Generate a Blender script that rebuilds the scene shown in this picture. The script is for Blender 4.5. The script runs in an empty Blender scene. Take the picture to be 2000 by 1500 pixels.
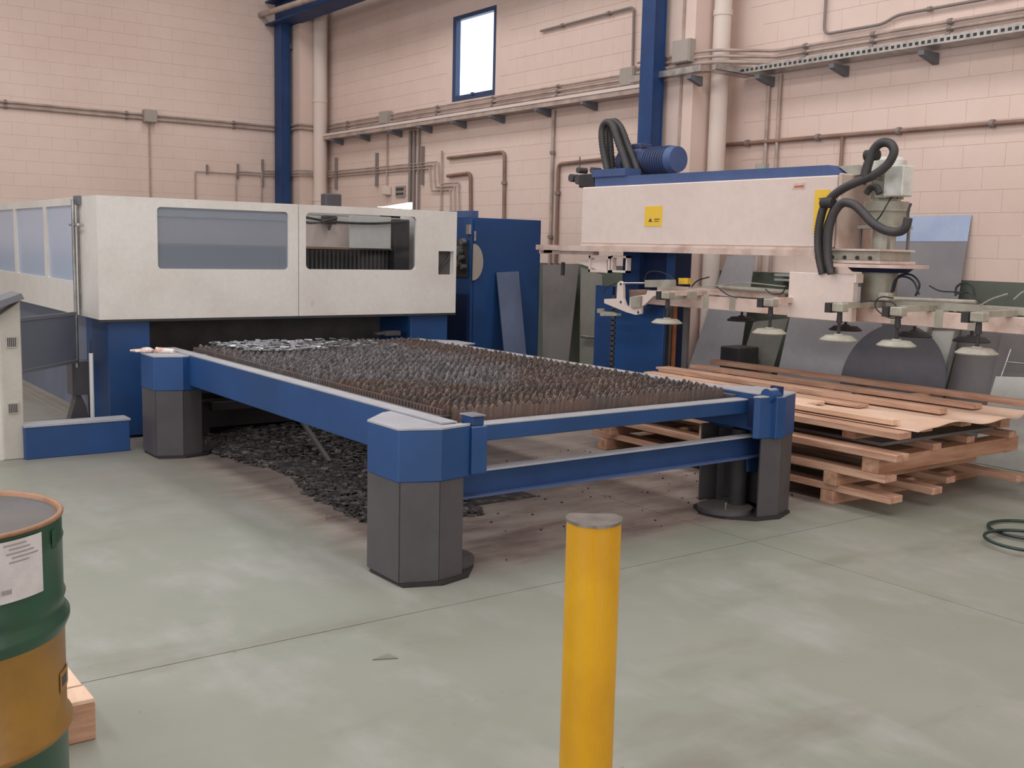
import bpy, bmesh, math, random
from mathutils import Vector, Matrix
random.seed(7)
rnd = random.uniform
PI = math.pi
S = bpy.context.scene
C = S.collection

# ------------------------------------------------------------------ camera
# axes of the hall (X towards the right back wall, Y towards the left back wall) seen in the camera
F_PX = 2084.6726
CAM = Vector((0, 0, 1.6))
RX = Vector((0.80673, -0.05594, 0.58828))
RY = Vector((-0.58998, -0.11615, 0.79903))
def _norm():
    global RX, RY, RZ
    v1 = Vector((-539 - 1000, 447 - 750, F_PX)); v2 = Vector((3863 - 1000, 551 - 750, F_PX))
    RY = v1.normalized(); RX = v2.normalized(); RX = (RX - RY * RX.dot(RY)).normalized()
    RZ = RX.cross(RY)
_norm()
def c2w(v):
    return Vector((RX.dot(v), RY.dot(v), RZ.dot(v)))
def ray(px, py):
    return c2w(Vector((px - 1000, py - 750, F_PX)))
def wx(px, py, x):
    d = ray(px, py); return CAM + d * (x / d.x)
def wy(px, py, y):
    d = ray(px, py); return CAM + d * (y / d.y)
def wz(px, py, z):
    d = ray(px, py); return CAM + d * ((z - CAM.z) / d.z)
cd = bpy.data.cameras.new('camera'); cam = bpy.data.objects.new('camera', cd); C.objects.link(cam)
cr, cu, cb = c2w(Vector((1, 0, 0))), c2w(Vector((0, -1, 0))), c2w(Vector((0, 0, -1)))
m = Matrix((cr, cu, cb)).transposed().to_4x4(); m.translation = CAM
cam.matrix_world = m
cd.sensor_fit = 'HORIZONTAL'; cd.sensor_width = 36; cd.lens = F_PX / 2000 * 36
cd.clip_start = 0.05; cd.clip_end = 200
S.camera = cam

# ------------------------------------------------------------------ world, lights, exposure
S.view_settings.view_transform = 'Standard'; S.view_settings.look = 'None'
S.view_settings.gamma = 1; S.view_settings.exposure = 0.0
S.view_settings.use_curve_mapping = False
W = bpy.data.worlds.new('world'); S.world = W; W.use_nodes = True
bg = W.node_tree.nodes['Background']; bg.inputs[0].default_value = (0.86, 0.93, 1, 1); bg.inputs[1].default_value = 3.2
def area(name, loc, rot, sx, sy, power, col=(1, 1, 1)):
    l = bpy.data.lights.new(name, 'AREA'); l.shape = 'RECTANGLE'; l.size = sx; l.size_y = sy
    l.energy = power; l.color = col
    o = bpy.data.objects.new(name, l); C.objects.link(o); o.location = loc; o.rotation_euler = rot
    return o
# roof skylights (three long strips) and the big daylight door/windows behind and to the left of the camera
for i, x in enumerate((-2.5, 2.0, 6.2)):
    area('skylight', (x, 7.5, 6.95), (0, 0, 0), 1.2, 19, (430, 430, 380)[i], (1, 0.985, 0.975))
area('daylight_door', (-5.9, 3.5, 2.8), (0, -PI / 2, 0), 4.5, 9, 400, (0.84, 0.92, 1))
area('daylight_gate', (2.0, -5.9, 2.8), (PI / 2, 0, 0), 9, 4.5, 330, (1, 0.97, 0.94))

# ------------------------------------------------------------------ materials
def lin(c):
    return tuple(((v / 255) / 12.92 if v / 255 <= .04045 else ((v / 255 + .055) / 1.055) ** 2.4) for v in c) + (1,)
class NT:
    def __init__(s, m): s.t = m.node_tree; s.n = s.t.nodes; s.l = s.t.links
    def new(s, k, **kw):
        n = s.n.new(k)
        for a, b in kw.items(): setattr(n, a, b)
        return n
    def link(s, a, b): s.l.new(a, b)
    def pos(s):
        return s.new('ShaderNodeNewGeometry').outputs['Position']
    def noise(s, scale, detail=4, rough=.6, stretch=None, dist=0):
        n = s.new('ShaderNodeTexNoise'); n.inputs['Scale'].default_value = scale
        n.inputs['Detail'].default_value = detail; n.inputs['Roughness'].default_value = rough
        n.inputs['Distortion'].default_value = dist
        p = s.pos()
        if stretch:
            mp = s.new('ShaderNodeMapping'); mp.inputs['Scale'].default_value = stretch
            s.link(p, mp.inputs[0]); p = mp.outputs[0]
        s.link(p, n.inputs['Vector']); return n.outputs['Fac']
    def ramp(s, f, a, b):
        r = s.new('ShaderNodeMapRange'); r.inputs[1].default_value = a; r.inputs[2].default_value = b
        r.clamp = True; s.link(f, r.inputs[0]); return r.outputs[0]
    def math(s, op, a, b=0.0):
        m = s.new('ShaderNodeMath', operation=op)
        for i, v in enumerate((a, b)):
            if isinstance(v, (int, float)): m.inputs[i].default_value = v
            else: s.link(v, m.inputs[i])
        return m.outputs[0]
    def mix(s, f, a, b):
        m = s.new('ShaderNodeMix', data_type='RGBA')
        if isinstance(f, (int, float)): m.inputs[0].default_value = f
        else: s.link(f, m.inputs[0])
        for i, v in ((6, a), (7, b)):
            if isinstance(v, tuple): m.inputs[i].default_value = v
            else: s.link(v, m.inputs[i])
        return m.outputs[2]
MATS = {}
def mat(name, col, col2=None, rough=.6, metal=0, scale=3, r=(.4, .65), spots=None, dust_sheen=None, bump=0, bscale=40, stretch=None, fine=.06, spec=.5, srange=(.62, .7), sscale=9):
    m = bpy.data.materials.new(name); m.use_nodes = True; t = NT(m)
    b = t.n['Principled BSDF']
    c = lin(col)
    if col2: c = t.mix(t.ramp(t.noise(scale, stretch=stretch), *r), lin(col), lin(col2))
    if fine:
        g = t.ramp(t.noise(scale * 14, 3, .7, stretch=stretch), .2, .8)
        sc = t.new('ShaderNodeHueSaturation')
        t.link(t.math('ADD', t.math('MULTIPLY', g, fine * 2), 1 - fine), sc.inputs['Value'])
        if isinstance(c, tuple): sc.inputs['Color'].default_value = c
        else: t.link(c, sc.inputs['Color'])
        c = sc.outputs[0]
    if spots: c = t.mix(t.ramp(t.noise(sscale, 6, .7), *srange), c, lin(spots))
    if dust_sheen:   # settled dust plus light glancing off it, both in the colour of upward faces
        g = t.new('ShaderNodeNewGeometry'); sx = t.new('ShaderNodeSeparateXYZ'); t.link(g.outputs['Normal'], sx.inputs[0])
        f = t.ramp(sx.outputs[2], .75, .95)
        f = t.math('MULTIPLY', f, t.ramp(t.noise(7, 4), .1, .5))
        c = t.mix(f, c, lin(dust_sheen))
        b.inputs['Roughness'].default_value = rough
    if isinstance(c, tuple): b.inputs['Base Color'].default_value = c
    else: t.link(c, b.inputs['Base Color'])
    b.inputs['Roughness'].default_value = rough; b.inputs['Metallic'].default_value = metal
    b.inputs['Specular IOR Level'].default_value = spec
    if bump:
        bp = t.new('ShaderNodeBump'); bp.inputs['Strength'].default_value = bump; bp.inputs['Distance'].default_value = .01
        t.link(t.noise(bscale, 4), bp.inputs['Height']); t.link(bp.outputs[0], b.inputs['Normal'])
    MATS[name] = m; return m
BLUE = (24, 66, 118)
mat('wall_paint', (219, 197, 187), (212, 188, 177), rough=.75, scale=.5, fine=.02, bump=.15, bscale=60, spec=.2)
mat('wall_paint_grey', (212, 200, 192), (214, 194, 184), rough=.75, scale=.5, fine=.02, spec=.2)
mat('dado', (98, 106, 94), (88, 94, 86), rough=.6, scale=1)
mat('blue', BLUE, (22, 58, 104), rough=.5, scale=1.5, dust_sheen=(150, 148, 152), spots=(40, 66, 102), srange=(.66, .74))
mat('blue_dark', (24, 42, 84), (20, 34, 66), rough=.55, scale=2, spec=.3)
mat('blue_beam', (38, 66, 112), (32, 56, 98), rough=.55, scale=2, spec=.3)
mat('blue_light', (66, 86, 130), (58, 78, 120), rough=.6, scale=2)
mat('blue_motor', (50, 66, 106), (58, 64, 86), rough=.6, scale=9, bump=.4)
mat('base_grey', (100, 106, 124), (90, 96, 114), rough=.6, scale=2)  # base blue greyed to carry the haze over the left side
mat('cap_top', (160, 160, 166), (146, 146, 152), rough=.45, scale=4)  # pale for dusty tops plus the light reflected off them
mat('leg_grey', (76, 73, 76), (66, 63, 66), rough=.5, scale=2, dust_sheen=(90, 86, 84))
mat('cream', (206, 203, 198), (198, 192, 186), rough=.55, scale=2, spots=(150, 140, 128), srange=(.66, .8), sscale=5)
mat('cream_in', (176, 172, 166), (150, 146, 142), rough=.6, scale=2)
mat('loader_white', (214, 198, 190), (208, 191, 183), rough=.5, scale=1, spots=(190, 166, 154), srange=(.66, .8), sscale=4)
mat('loader_pink', (202, 182, 172), (170, 138, 126), rough=.6, scale=5, r=(.45, .75))
mat('greenish_grey', (160, 158, 144), (140, 132, 122), rough=.5, scale=6)
mat('motor_white', (206, 206, 200), (178, 178, 170), rough=.5, scale=7)
mat('dark', (50, 47, 49), (38, 36, 38), rough=.7, scale=5)
mat('black_rubber', (52, 50, 52), (64, 60, 60), rough=.55, scale=9)
mat('cable', (36, 38, 42), rough=.5)
mat('bellows', (76, 72, 72), (62, 60, 60), rough=.7, scale=5)
mat('steel', (150, 150, 150), (120, 118, 116), rough=.35, metal=.8, scale=6)
mat('steel_bright', (205, 208, 212), (180, 182, 186), rough=.25, metal=.9, scale=8)
mat('sheet_grey', (150, 147, 150), (136, 133, 137), rough=.42, metal=.1, scale=1.5)
mat('film_blue', (172, 188, 218), (160, 176, 208), rough=.3)  # colour of the painted sky reflection on the tallest sheet
mat('sheet_big', (146, 144, 148), (132, 130, 135), rough=.3, metal=.1, scale=1.2, fine=.02)
mat('sheet_dark', (116, 112, 112), (100, 96, 96), rough=.5, metal=.1, scale=1.5)
mat('sheet_olive', (122, 120, 112), (108, 105, 99), rough=.5, metal=.1, scale=1.5)
mat('disc_dark', (94, 92, 97), (82, 82, 91), rough=.5, metal=.1, scale=3)
mat('sheet_blue', (84, 96, 122), (76, 88, 112), rough=.5)
mat('sheet_light', (190, 190, 184), (170, 170, 167), rough=.4, metal=.2, scale=2)
mat('wood', (196, 158, 134), (166, 124, 102), rough=.75, scale=2.2, stretch=(9, .9, 9), fine=.12, spots=(122, 78, 52), srange=(.7, .78), bump=.2)
mat('wood_x', (184, 144, 118), (154, 112, 88), rough=.75, scale=2.2, stretch=(.9, 9, 9), fine=.12, spots=(110, 70, 48), srange=(.7, .78), bump=.2)
mat('wood_fresh', (222, 190, 166), (202, 164, 136), rough=.75, scale=2.2, stretch=(9, .9, 9), fine=.1)
mat('cardboard', (214, 184, 164), (200, 166, 144), rough=.8, scale=3, fine=.04)
mat('yellow', (198, 148, 0), (184, 132, 0), rough=.45, scale=3, spots=(176, 120, 8), srange=(.7, .8), fine=.03)
mat('yellow_label', (226, 186, 60), rough=.5)
mat('rod_white', (205, 205, 205), rough=.4)
mat('post_grey', (176, 172, 162), (164, 158, 150), rough=.5, scale=3)
mat('pipe_brown', (140, 112, 98), (120, 94, 84), rough=.55, scale=3)
mat('conduit', (176, 158, 148), (150, 132, 124), rough=.5, scale=4)
mat('conduit_dark', (128, 116, 112), rough=.55)
mat('galvanised', (190, 188, 184), (160, 156, 152), rough=.32, metal=.75, scale=12)
mat('bracket', (100, 102, 108), rough=.6)
mat('box_grey', (158, 148, 140), rough=.6)
mat('frame_blue', (44, 62, 96), rough=.5)
mat('drum_green', (38, 74, 56), (44, 66, 54), rough=.32, scale=4, spots=(64, 76, 64), srange=(.66, .75))
mat('drum_yellow', (138, 102, 42), (124, 88, 42), rough=.38, scale=4, spots=(110, 76, 44), srange=(.68, .78))
mat('drum_hazard', (140, 104, 52), rough=.5)
mat('drum_rim', (150, 106, 76), (122, 92, 70), rough=.45, scale=8)
mat('drum_lid', (78, 76, 80), (90, 86, 84), rough=.5, scale=3)
mat('paper', (196, 190, 192), (178, 172, 174), rough=.7, scale=9, spots=(110, 106, 110), srange=(.66, .72), sscale=14)
mat('ink', (70, 66, 68), rough=.7)
mat('ink_faint', (134, 128, 130), rough=.7)
mat('ink_red', (172, 100, 84), rough=.7)
mat('hose_green', (26, 42, 44), (30, 52, 46), rough=.35)
mat('bollard_cap', (140, 134, 128), (116, 106, 100), rough=.35, metal=.6, scale=12)
mat('rubber_foot', (40, 36, 36), rough=.8)
mat('scrap', (60, 56, 56), (98, 92, 90), rough=.5, metal=.2, scale=16, r=(.5, .62))
mat('scrap_bright', (176, 178, 184), (120, 120, 124), rough=.3, metal=.6, scale=30)
mat('orange_strip', (176, 110, 70), (150, 90, 56), rough=.7, scale=6)
mat('glove', (214, 206, 200), (196, 150, 130), rough=.8, scale=20, r=(.5, .6))

def glassy(name, tint, f, rough=.05):
    m = bpy.data.materials.new(name); m.use_nodes = True; t = NT(m)
    t.n.remove(t.n['Principled BSDF']); out = t.n['Material Output']
    tr = t.new('ShaderNodeBsdfTransparent'); tr.inputs[0].default_value = lin(tint)
    gl = t.new('ShaderNodeBsdfGlossy'); gl.inputs['Roughness'].default_value = rough
    fr = t.new('ShaderNodeFresnel'); fr.inputs[0].default_value = 1.45
    mx = t.new('ShaderNodeMixShader')
    bf = t.new('ShaderNodeNewGeometry').outputs['Backfacing']
    t.link(t.math('MULTIPLY', t.math('ADD', fr.outputs[0], f), t.math('SUBTRACT', 1, bf)), mx.inputs[0]); t.link(tr.outputs[0], mx.inputs[1]); t.link(gl.outputs[0], mx.inputs[2])
    t.link(mx.outputs[0], out.inputs[0]); MATS[name] = m
glassy('pane_clear', (236, 238, 240), 0.0)
glassy('pane_tinted', (176, 188, 200), 0.14, .12)
def hazy(name, tint, col, f):
    m = bpy.data.materials.new(name); m.use_nodes = True; t = NT(m)
    b = t.n['Principled BSDF']; b.inputs['Base Color'].default_value = lin(col); b.inputs['Roughness'].default_value = .25
    out = t.n['Material Output']
    tr = t.new('ShaderNodeBsdfTransparent'); tr.inputs[0].default_value = lin(tint)
    mx = t.new('ShaderNodeMixShader'); mx.inputs[0].default_value = f
    t.link(tr.outputs[0], mx.inputs[1]); t.link(b.outputs[0], mx.inputs[2]); t.link(mx.outputs[0], out.inputs[0]); MATS[name] = m
hazy('pane_dirty', (205, 210, 216), (164, 172, 184), .36)  # pale haze colour stands in for reflections on the left front window
hazy('pane_side', (180, 190, 210), (182, 194, 216), .85)  # sky glare on the side windows is put into this pale blue
hazy('pane_gate', (180, 182, 188), (136, 140, 152), .5)
def emit(name, col, s):
    m = bpy.data.materials.new(name); m.use_nodes = True
    b = m.node_tree.nodes['Principled BSDF']; b.inputs['Emission Color'].default_value = lin(col); b.inputs['Emission Strength'].default_value = s
    MATS[name] = m
emit('tube_light', (255, 255, 255), 6)  # glow that stands in for a reflected glare

def slat_mat():
    m = bpy.data.materials.new('slat_steel'); m.use_nodes = True; t = NT(m); b = t.n['Principled BSDF']
    sx = t.new('ShaderNodeSeparateXYZ'); t.link(t.pos(), sx.inputs[0])
    # a band of grey slag where the plates were cut, rust elsewhere
    n = t.noise(1.4, 5)
    fx = t.math('ABSOLUTE', t.math('SUBTRACT', sx.outputs[0], 3.65))
    fy = t.ramp(sx.outputs[1], 5.0, 5.9)
    g = t.math('SUBTRACT', t.math('ADD', t.math('MULTIPLY', fy, .95), t.math('MULTIPLY', n, .9)), t.math('MULTIPLY', fx, .95))
    f = t.ramp(g, .55, .8)
    rust = t.mix(t.ramp(t.noise(3, 5), .42, .62), lin((102, 84, 78)), lin((84, 76, 73)))
    grey = t.mix(t.ramp(t.noise(22, 4), .45, .75), lin((92, 88, 90)), lin((150, 148, 150)))
    c = t.mix(f, rust, grey)
    c = t.mix(t.math('MULTIPLY', t.ramp(sx.outputs[2], .786, .80), .16), c, lin((176, 170, 166)))
    fine = t.mix(t.ramp(t.noise(60, 3), .6, .75), c, lin((128, 118, 112)))
    t.link(fine, b.inputs['Base Color']); b.inputs['Roughness'].default_value = .6; b.inputs['Metallic'].default_value = .25
    MATS['slat_steel'] = m
slat_mat()

def floor_mat():
    m = bpy.data.materials.new('floor_paint'); m.use_nodes = True; t = NT(m); b = t.n['Principled BSDF']
    c = t.mix(t.ramp(t.noise(.8, 5), .35, .65), lin((139, 139, 130)), lin((130, 133, 121)))
    c = t.mix(t.ramp(t.noise(2.3, 6, .65, stretch=(1, .5, 1)), .5, .72), c, lin((150, 149, 144)))
    c = t.mix(t.ramp(t.noise(1.1, 5, .6, stretch=(.5, 1.3, 1)), .56, .76), c, lin((116, 112, 101)))
    sx = t.new('ShaderNodeSeparateXYZ'); t.link(t.pos(), sx.inputs[0])
    n = t.math('MULTIPLY', t.math('SUBTRACT', t.noise(2.2, 6, .7), .5), .55)
    # dirt trodden and dropped inside the footprint of the shuttle table
    def inside(axis, a, b_, soft):
        v = t.math('ADD', axis, n)
        return t.math('MULTIPLY', t.ramp(v, a, a + soft), t.math('SUBTRACT', 1, t.ramp(v, b_ - soft, b_)))
    msk = t.math('MULTIPLY', inside(sx.outputs[0], 2.45, 6.3, .35), inside(sx.outputs[1], 4.12, 9.4, .3))
    dirt = t.mix(t.ramp(t.noise(3.5, 6, .7, stretch=(.45, 1.6, 1)), .35, .6), lin((112, 92, 88)), lin((150, 138, 130)))
    c = t.mix(t.math('MULTIPLY', msk, .95), c, dirt)
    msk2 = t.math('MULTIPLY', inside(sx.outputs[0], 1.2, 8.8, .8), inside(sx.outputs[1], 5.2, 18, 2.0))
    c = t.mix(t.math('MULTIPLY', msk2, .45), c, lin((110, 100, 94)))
    spk = t.ramp(t.noise(26, 3, .5), .7, .76)
    c = t.mix(t.math('MULTIPLY', spk, .35), c, lin((90, 84, 78)))
    t.link(c, b.inputs['Base Color'])
    t.link(t.math('ADD', .3, t.math('MULTIPLY', t.noise(3, 4), .3)), b.inputs['Roughness'])
    b.inputs['Specular IOR Level'].default_value = .4
    MATS['floor_paint'] = m
floor_mat()

# ------------------------------------------------------------------ mesh helpers
class MB:
    def __init__(s): s.v = []; s.f = []; s.sm = []
    def add(s, vs, fs, smooth=False):
        o = len(s.v); s.v += [Vector(v) for v in vs]; s.f += [tuple(i + o for i in f) for f in fs]; s.sm += [smooth] * len(fs); return s
    def box(s, x0, x1, y0, y1, z0, z1, M=None):
        vs = [Vector((x, y, z)) for z in (z0, z1) for y in (y0, y1) for x in (x0, x1)]
        if M is not None: vs = [M @ v for v in vs]
        return s.add(vs, [(0, 2, 3, 1), (4, 5, 7, 6), (0, 1, 5, 4), (2, 6, 7, 3), (0, 4, 6, 2), (1, 3, 7, 5)])
    def bar(s, p0, p1, w, h, up=(0, 0, 1)):
        p0, p1 = Vector(p0), Vector(p1); d = (p1 - p0).normalized(); u = Vector(up)
        a = d.cross(u).normalized() * w / 2; b = a.cross(d).normalized() * h / 2
        vs = [p + i * a + j * b for p in (p0, p1) for i, j in ((-1, -1), (1, -1), (1, 1), (-1, 1))]
        return s.add(vs, [(0, 1, 2, 3), (7, 6, 5, 4), (0, 4, 5, 1), (1, 5, 6, 2), (2, 6, 7, 3), (3, 7, 4, 0)])
    def cyl(s, p0, p1, r, n=16, r2=None):
        p0, p1 = Vector(p0), Vector(p1); d = (p1 - p0).normalized()
        a = d.orthogonal().normalized(); b = d.cross(a); r2 = r if r2 is None else r2
        o = [p + (a * math.cos(t) + b * math.sin(t)) * q for p, q in ((p0, r), (p1, r2)) for t in [2 * PI * i / n for i in range(n)]]
        s.add(o, [(i, (i + 1) % n, n + (i + 1) % n, n + i) for i in range(n)], True)
        s.add([o[i] for i in range(n)], [tuple(range(n))[::-1]]); s.add([o[n + i] for i in range(n)], [tuple(range(n))]); return s
    def tube(s, pts, r, n=10, ribs=0):
        pts = [Vector(p) for p in pts]
        N = len(pts); fr = []
        t0 = (pts[1] - pts[0]).normalized(); a = t0.orthogonal().normalized()
        vs = []
        for i, p in enumerate(pts):
            t = (pts[min(i + 1, N - 1)] - pts[max(i - 1, 0)]).normalized()
            a = (a - t * a.dot(t)).normalized(); b = t.cross(a)
            rr = r * (1 + (ribs if i % 2 else -ribs))
            vs += [p + (a * math.cos(2 * PI * k / n) + b * math.sin(2 * PI * k / n)) * rr for k in range(n)]
        fs = [(i * n + k, i * n + (k + 1) % n, (i + 1) * n + (k + 1) % n, (i + 1) * n + k) for i in range(N - 1) for k in range(n)]
        s.add(vs, fs, True); s.add(vs[:n], [tuple(range(n))[::-1]]); s.add(vs[-n:], [tuple(range(n))]); return s
    def prism(s, poly, d):
        d = Vector(d); n = len(poly); a = [Vector(p) for p in poly]; vs = a + [p + d for p in a]
        nrm = Vector((0, 0, 0))
        for i in range(n): nrm += a[i].cross(a[(i + 1) % n])
        fs = [tuple(range(n))[::-1], tuple(range(n, 2 * n))] + [(i, (i + 1) % n, n + (i + 1) % n, n + i) for i in range(n)]
        if nrm.dot(d) < 0: fs = [f[::-1] for f in fs]
        return s.add(vs, fs)
    def lathe(s, prof, c, n=48, smooth=True, a0=0, a1=2 * PI):
        c = Vector(c); full = abs(a1 - a0 - 2 * PI) < 1e-6; m = n if full else n + 1
        vs = [c + Vector((r * math.cos(a0 + (a1 - a0) * k / n), r * math.sin(a0 + (a1 - a0) * k / n), z)) for r, z in prof for k in range(m)]
        fs = [(i * m + k, i * m + (k + 1) % m, (i + 1) * m + (k + 1) % m, (i + 1) * m + k) for i in range(len(prof) - 1) for k in range(n)]
        return s.add(vs, fs, smooth)
    def mesh(s, name, off=Vector((0, 0, 0))):
        me = bpy.data.meshes.new(name); me.from_pydata([tuple(v - off) for v in s.v], [], s.f)
        me.polygons.foreach_set('use_smooth', s.sm); me.update(); return me
WL = {}
def wl(o): return WL.get(o.name, Vector((0, 0, 0)))
def link(o, parent=None, loc=None):
    C.objects.link(o)
    if parent is not None: o.parent = parent; WL[o.name] = wl(parent)
    elif loc is not None: o.location = loc; WL[o.name] = Vector(loc)
    return o
def bev(o, w):
    if w:
        b = o.modifiers.new('bevel', 'BEVEL'); b.width = w; b.segments = 1; b.limit_method = 'ANGLE'; b.angle_limit = 0.7
def part(name, mb, m, parent, bevel=0, label=None, kind=None):
    off = wl(parent); me = mb.mesh(name, off); me.materials.append(MATS[m])
    o = bpy.data.objects.new(name, me); link(o, parent); bev(o, bevel)
    if label: o['label'] = label
    if kind: o['kind'] = kind
    return o
def thing(name, label, cat, loc, group=None):
    o = bpy.data.objects.new(name, None); o.empty_display_size = .1; link(o, None, Vector(loc))
    o['label'] = label; o['category'] = cat
    if group: o['group'] = group
    return o
def solo(name, mb, m, label, cat, bevel=0, group=None, loc=None, kind=None):
    if loc is None:
        xs = mb.v; loc = Vector((sum(v.x for v in xs) / len(xs), sum(v.y for v in xs) / len(xs), min(v.z for v in xs)))
    me = mb.mesh(name, Vector(loc)); me.materials.append(MATS[m])
    o = bpy.data.objects.new(name, me); link(o, None, loc); bev(o, bevel)
    o['label'] = label; o['category'] = cat
    if group: o['group'] = group
    if kind: o['kind'] = kind
    return o
def struct(name, mb, m, parent=None):
    me = mb.mesh(name); me.materials.append(MATS[m]); o = bpy.data.objects.new(name, me); link(o, parent)
    if parent is None: o['kind'] = 'structure'
    return o
def smooth_path(pts, n=8):
    pts = [Vector(p) for p in pts]; out = []
    P = [pts[0] * 2 - pts[1]] + pts + [pts[-1] * 2 - pts[-2]]
    for i in range(1, len(P) - 2):
        for k in range(n):
            t = k / n; a, b, c, d = P[i - 1:i + 3]
            out.append(.5 * ((2 * b) + (c - a) * t + (2 * a - 5 * b + 4 * c - d) * t * t + (3 * b - a - 3 * c + d) * t ** 3))
    return out + [pts[-1]]
def bend(pts, r=.06):
    """polyline with rounded corners, for bent pipes"""
    pts = [Vector(p) for p in pts]; out = [pts[0]]
    for i in range(1, len(pts) - 1):
        a = (pts[i - 1] - pts[i]); b = (pts[i + 1] - pts[i]); q = min(r, a.length * .45, b.length * .45)
        a = pts[i] + a.normalized() * q; b = pts[i] + b.normalized() * q
        for k in range(5):
            t = k / 4; out.append(a * (1 - t) ** 2 + pts[i] * 2 * t * (1 - t) + b * t * t)
    return out + [pts[-1]]
def holed_plate(outer, holes, thick):
    """outer/holes: lists of 2D points (u,z); returns list of tris and rims as MB data in the (u, depth, z) frame"""
    bm = bmesh.new(); loops = []
    for lp in [outer] + holes:
        vs = [bm.verts.new((u, 0, z)) for u, z in lp]; loops.append(vs)
        for i in range(len(vs)): bm.edges.new((vs[i], vs[(i + 1) % len(vs)]))
    bmesh.ops.triangle_fill(bm, use_beauty=True, use_dissolve=False, edges=bm.edges[:])
    bm.verts.index_update(); n = len(bm.verts)
    vs = [v.co.copy() for v in bm.verts]; fs = [[v.index for v in f.verts] for f in bm.faces]
    out = [f if (vs[f[1]] - vs[f[0]]).cross(vs[f[2]] - vs[f[0]]).y < 0 else f[::-1] for f in fs]
    allv = vs + [v + Vector((0, thick, 0)) for v in vs]
    faces = out + [[i + n for i in f[::-1]] for f in out]
    for lp in loops:
        ids = [v.index for v in lp]
        for i in range(len(ids)): a, b = ids[i], ids[(i + 1) % len(ids)]; faces.append([a, b, b + n, a + n])
    bm.free(); return allv, [tuple(f) for f in faces]
def rrect(a, b, c, d, r, n=4):
    out = []
    for cx, cy, t0 in ((b - r, c + r, -PI / 2), (b - r, d - r, 0), (a + r, d - r, PI / 2), (a + r, c + r, PI)):
        for k in range(n + 1): t = t0 + PI / 2 * k / n; out.append((cx + r * math.cos(t), cy + r * math.sin(t)))
    return out

# ------------------------------------------------------------------ setting: floor, walls, roof, window
XW, YW = 9.0, 18.8
fl = struct('floor', MB().box(-6, 9.3, -6, 19.1, -.2, -.012), 'dark')
xs = [-6, -1.4, 4.55, 9.3]; ys = [-6, -2, 3.88, 9.9, 14.5, 19.1]
for i in range(3):
    for j in range(5):
        mb = MB().box(xs[i] + .003, xs[i + 1] - .003, ys[j] + .003, ys[j + 1] - .003, -.012, 0)
        o = struct('floor_slab', mb, 'floor_paint', fl)
WIN = (12.82, 13.94, 3.76, 5.0)
mb = MB()
y0, y1, z0, z1 = WIN
mb.box(9.004, 9.1, -6, y0, 0, 7); mb.box(9.004, 9.1, y1, 19.1, 0, 7); mb.box(9.004, 9.1, y0, y1, 0, z0); mb.box(9.004, 9.1, y0, y1, z1, 7)
wr = struct('wall_right', mb, 'wall_paint')
wlft = struct('wall_left', MB().box(-6, 9.1, YW + .004, 19.05, 0, 7), 'wall_paint')
struct('wall_back', MB().box(-6.2, 9.25, -6.2, -6, 0, 7), 'wall_paint')
struct('wall_side', MB().box(-6.2, -6, -6.2, 19.1, 0, 7), 'wall_paint')
struct('ceiling', MB().box(-6.2, 9.3, -6.2, 19.1, 7, 7.15), 'cream_in')
# painted concrete blocks: single parts for the largest in view, the rest joined
BL, BH, GAP = .4, .2, .0009
def block_mesh(along):
    mb = MB(); h = .006
    w = BL / 2 - GAP; z = BH / 2 - GAP; c = .002
    prof = [(-w, -z, 0), (w, -z, 0), (w, z, 0), (-w, z, 0)]
    inner = [(-w + c, -z + c, h), (w - c, -z + c, h), (w - c, z - c, h), (-w + c, z - c, h)]
    mid = [(p[0], p[1], h - c) for p in prof]
    def tr(p): return (.006 - p[2], p[0], p[1]) if along == 'y' else (p[0], .006 - p[2], p[1])
    vs = [tr(p) for p in prof + mid + inner]
    fs = []
    for q in (0, 4):
        for i in range(4): fs.append((q + i, q + (i + 1) % 4, q + 4 + (i + 1) % 4, q + 4 + i))
    fs.append((8, 9, 10, 11))
    if along == 'y': fs = [f[::-1] for f in fs]
    mb.add(vs, fs); return mb
def proj(p):
    q = Vector(p) - CAM; cx = RX.x * q.x + RY.x * q.y + RZ.x * q.z; cy = RX.y * q.x + RY.y * q.y + RZ.y * q.z; cz = RX.z * q.x + RY.z * q.y + RZ.z * q.z
    return (1000 + cx / cz * F_PX, 750 + cy / cz * F_PX, cz) if cz > .1 else (-9999, -9999, 1)
def lay(wall, along, u0, u1, z0, z1, skip):
    cand = []
    rows = int((z1 - z0) / BH)
    for r in range(rows):
        z = z0 + BH * (r + .5); u = u0 + (BL / 2 if r % 2 else 0) + BL / 2
        while u + BL / 2 <= u1 + 1e-4:
            if not skip(u, z):
                p = (XW, u, z) if along == 'y' else (u, YW, z)
                a, b, d = proj(p)
                if -40 < a < 2040 and -30 < b < 1530: cand.append((d, p))
            u += BL
    cand.sort(key=lambda t: t[0])
    bm_ = block_mesh(along); me = bm_.mesh('wall_block'); me.materials.append(MATS['wall_paint'])
    for d, p in cand[:300]:
        o = bpy.data.objects.new('wall_block', me); link(o, wall); o.location = p
    if len(cand) > 300:
        big = MB()
        for d, p in cand[300:]: big.add([v + Vector(p) for v in bm_.v], bm_.f)
        o = part('wall_blocks', big, 'wall_paint', wall, kind='stuff')
def skr(u, z):
    if y0 - .2 < u < y1 + .2 and z0 - .1 < z < z1 + .1: return True
    return 8.1 < u < 9.3 or u > 18.1
lay(wr, 'y', 2.9, 18.1, 1.4, 6.2, skr)
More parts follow.
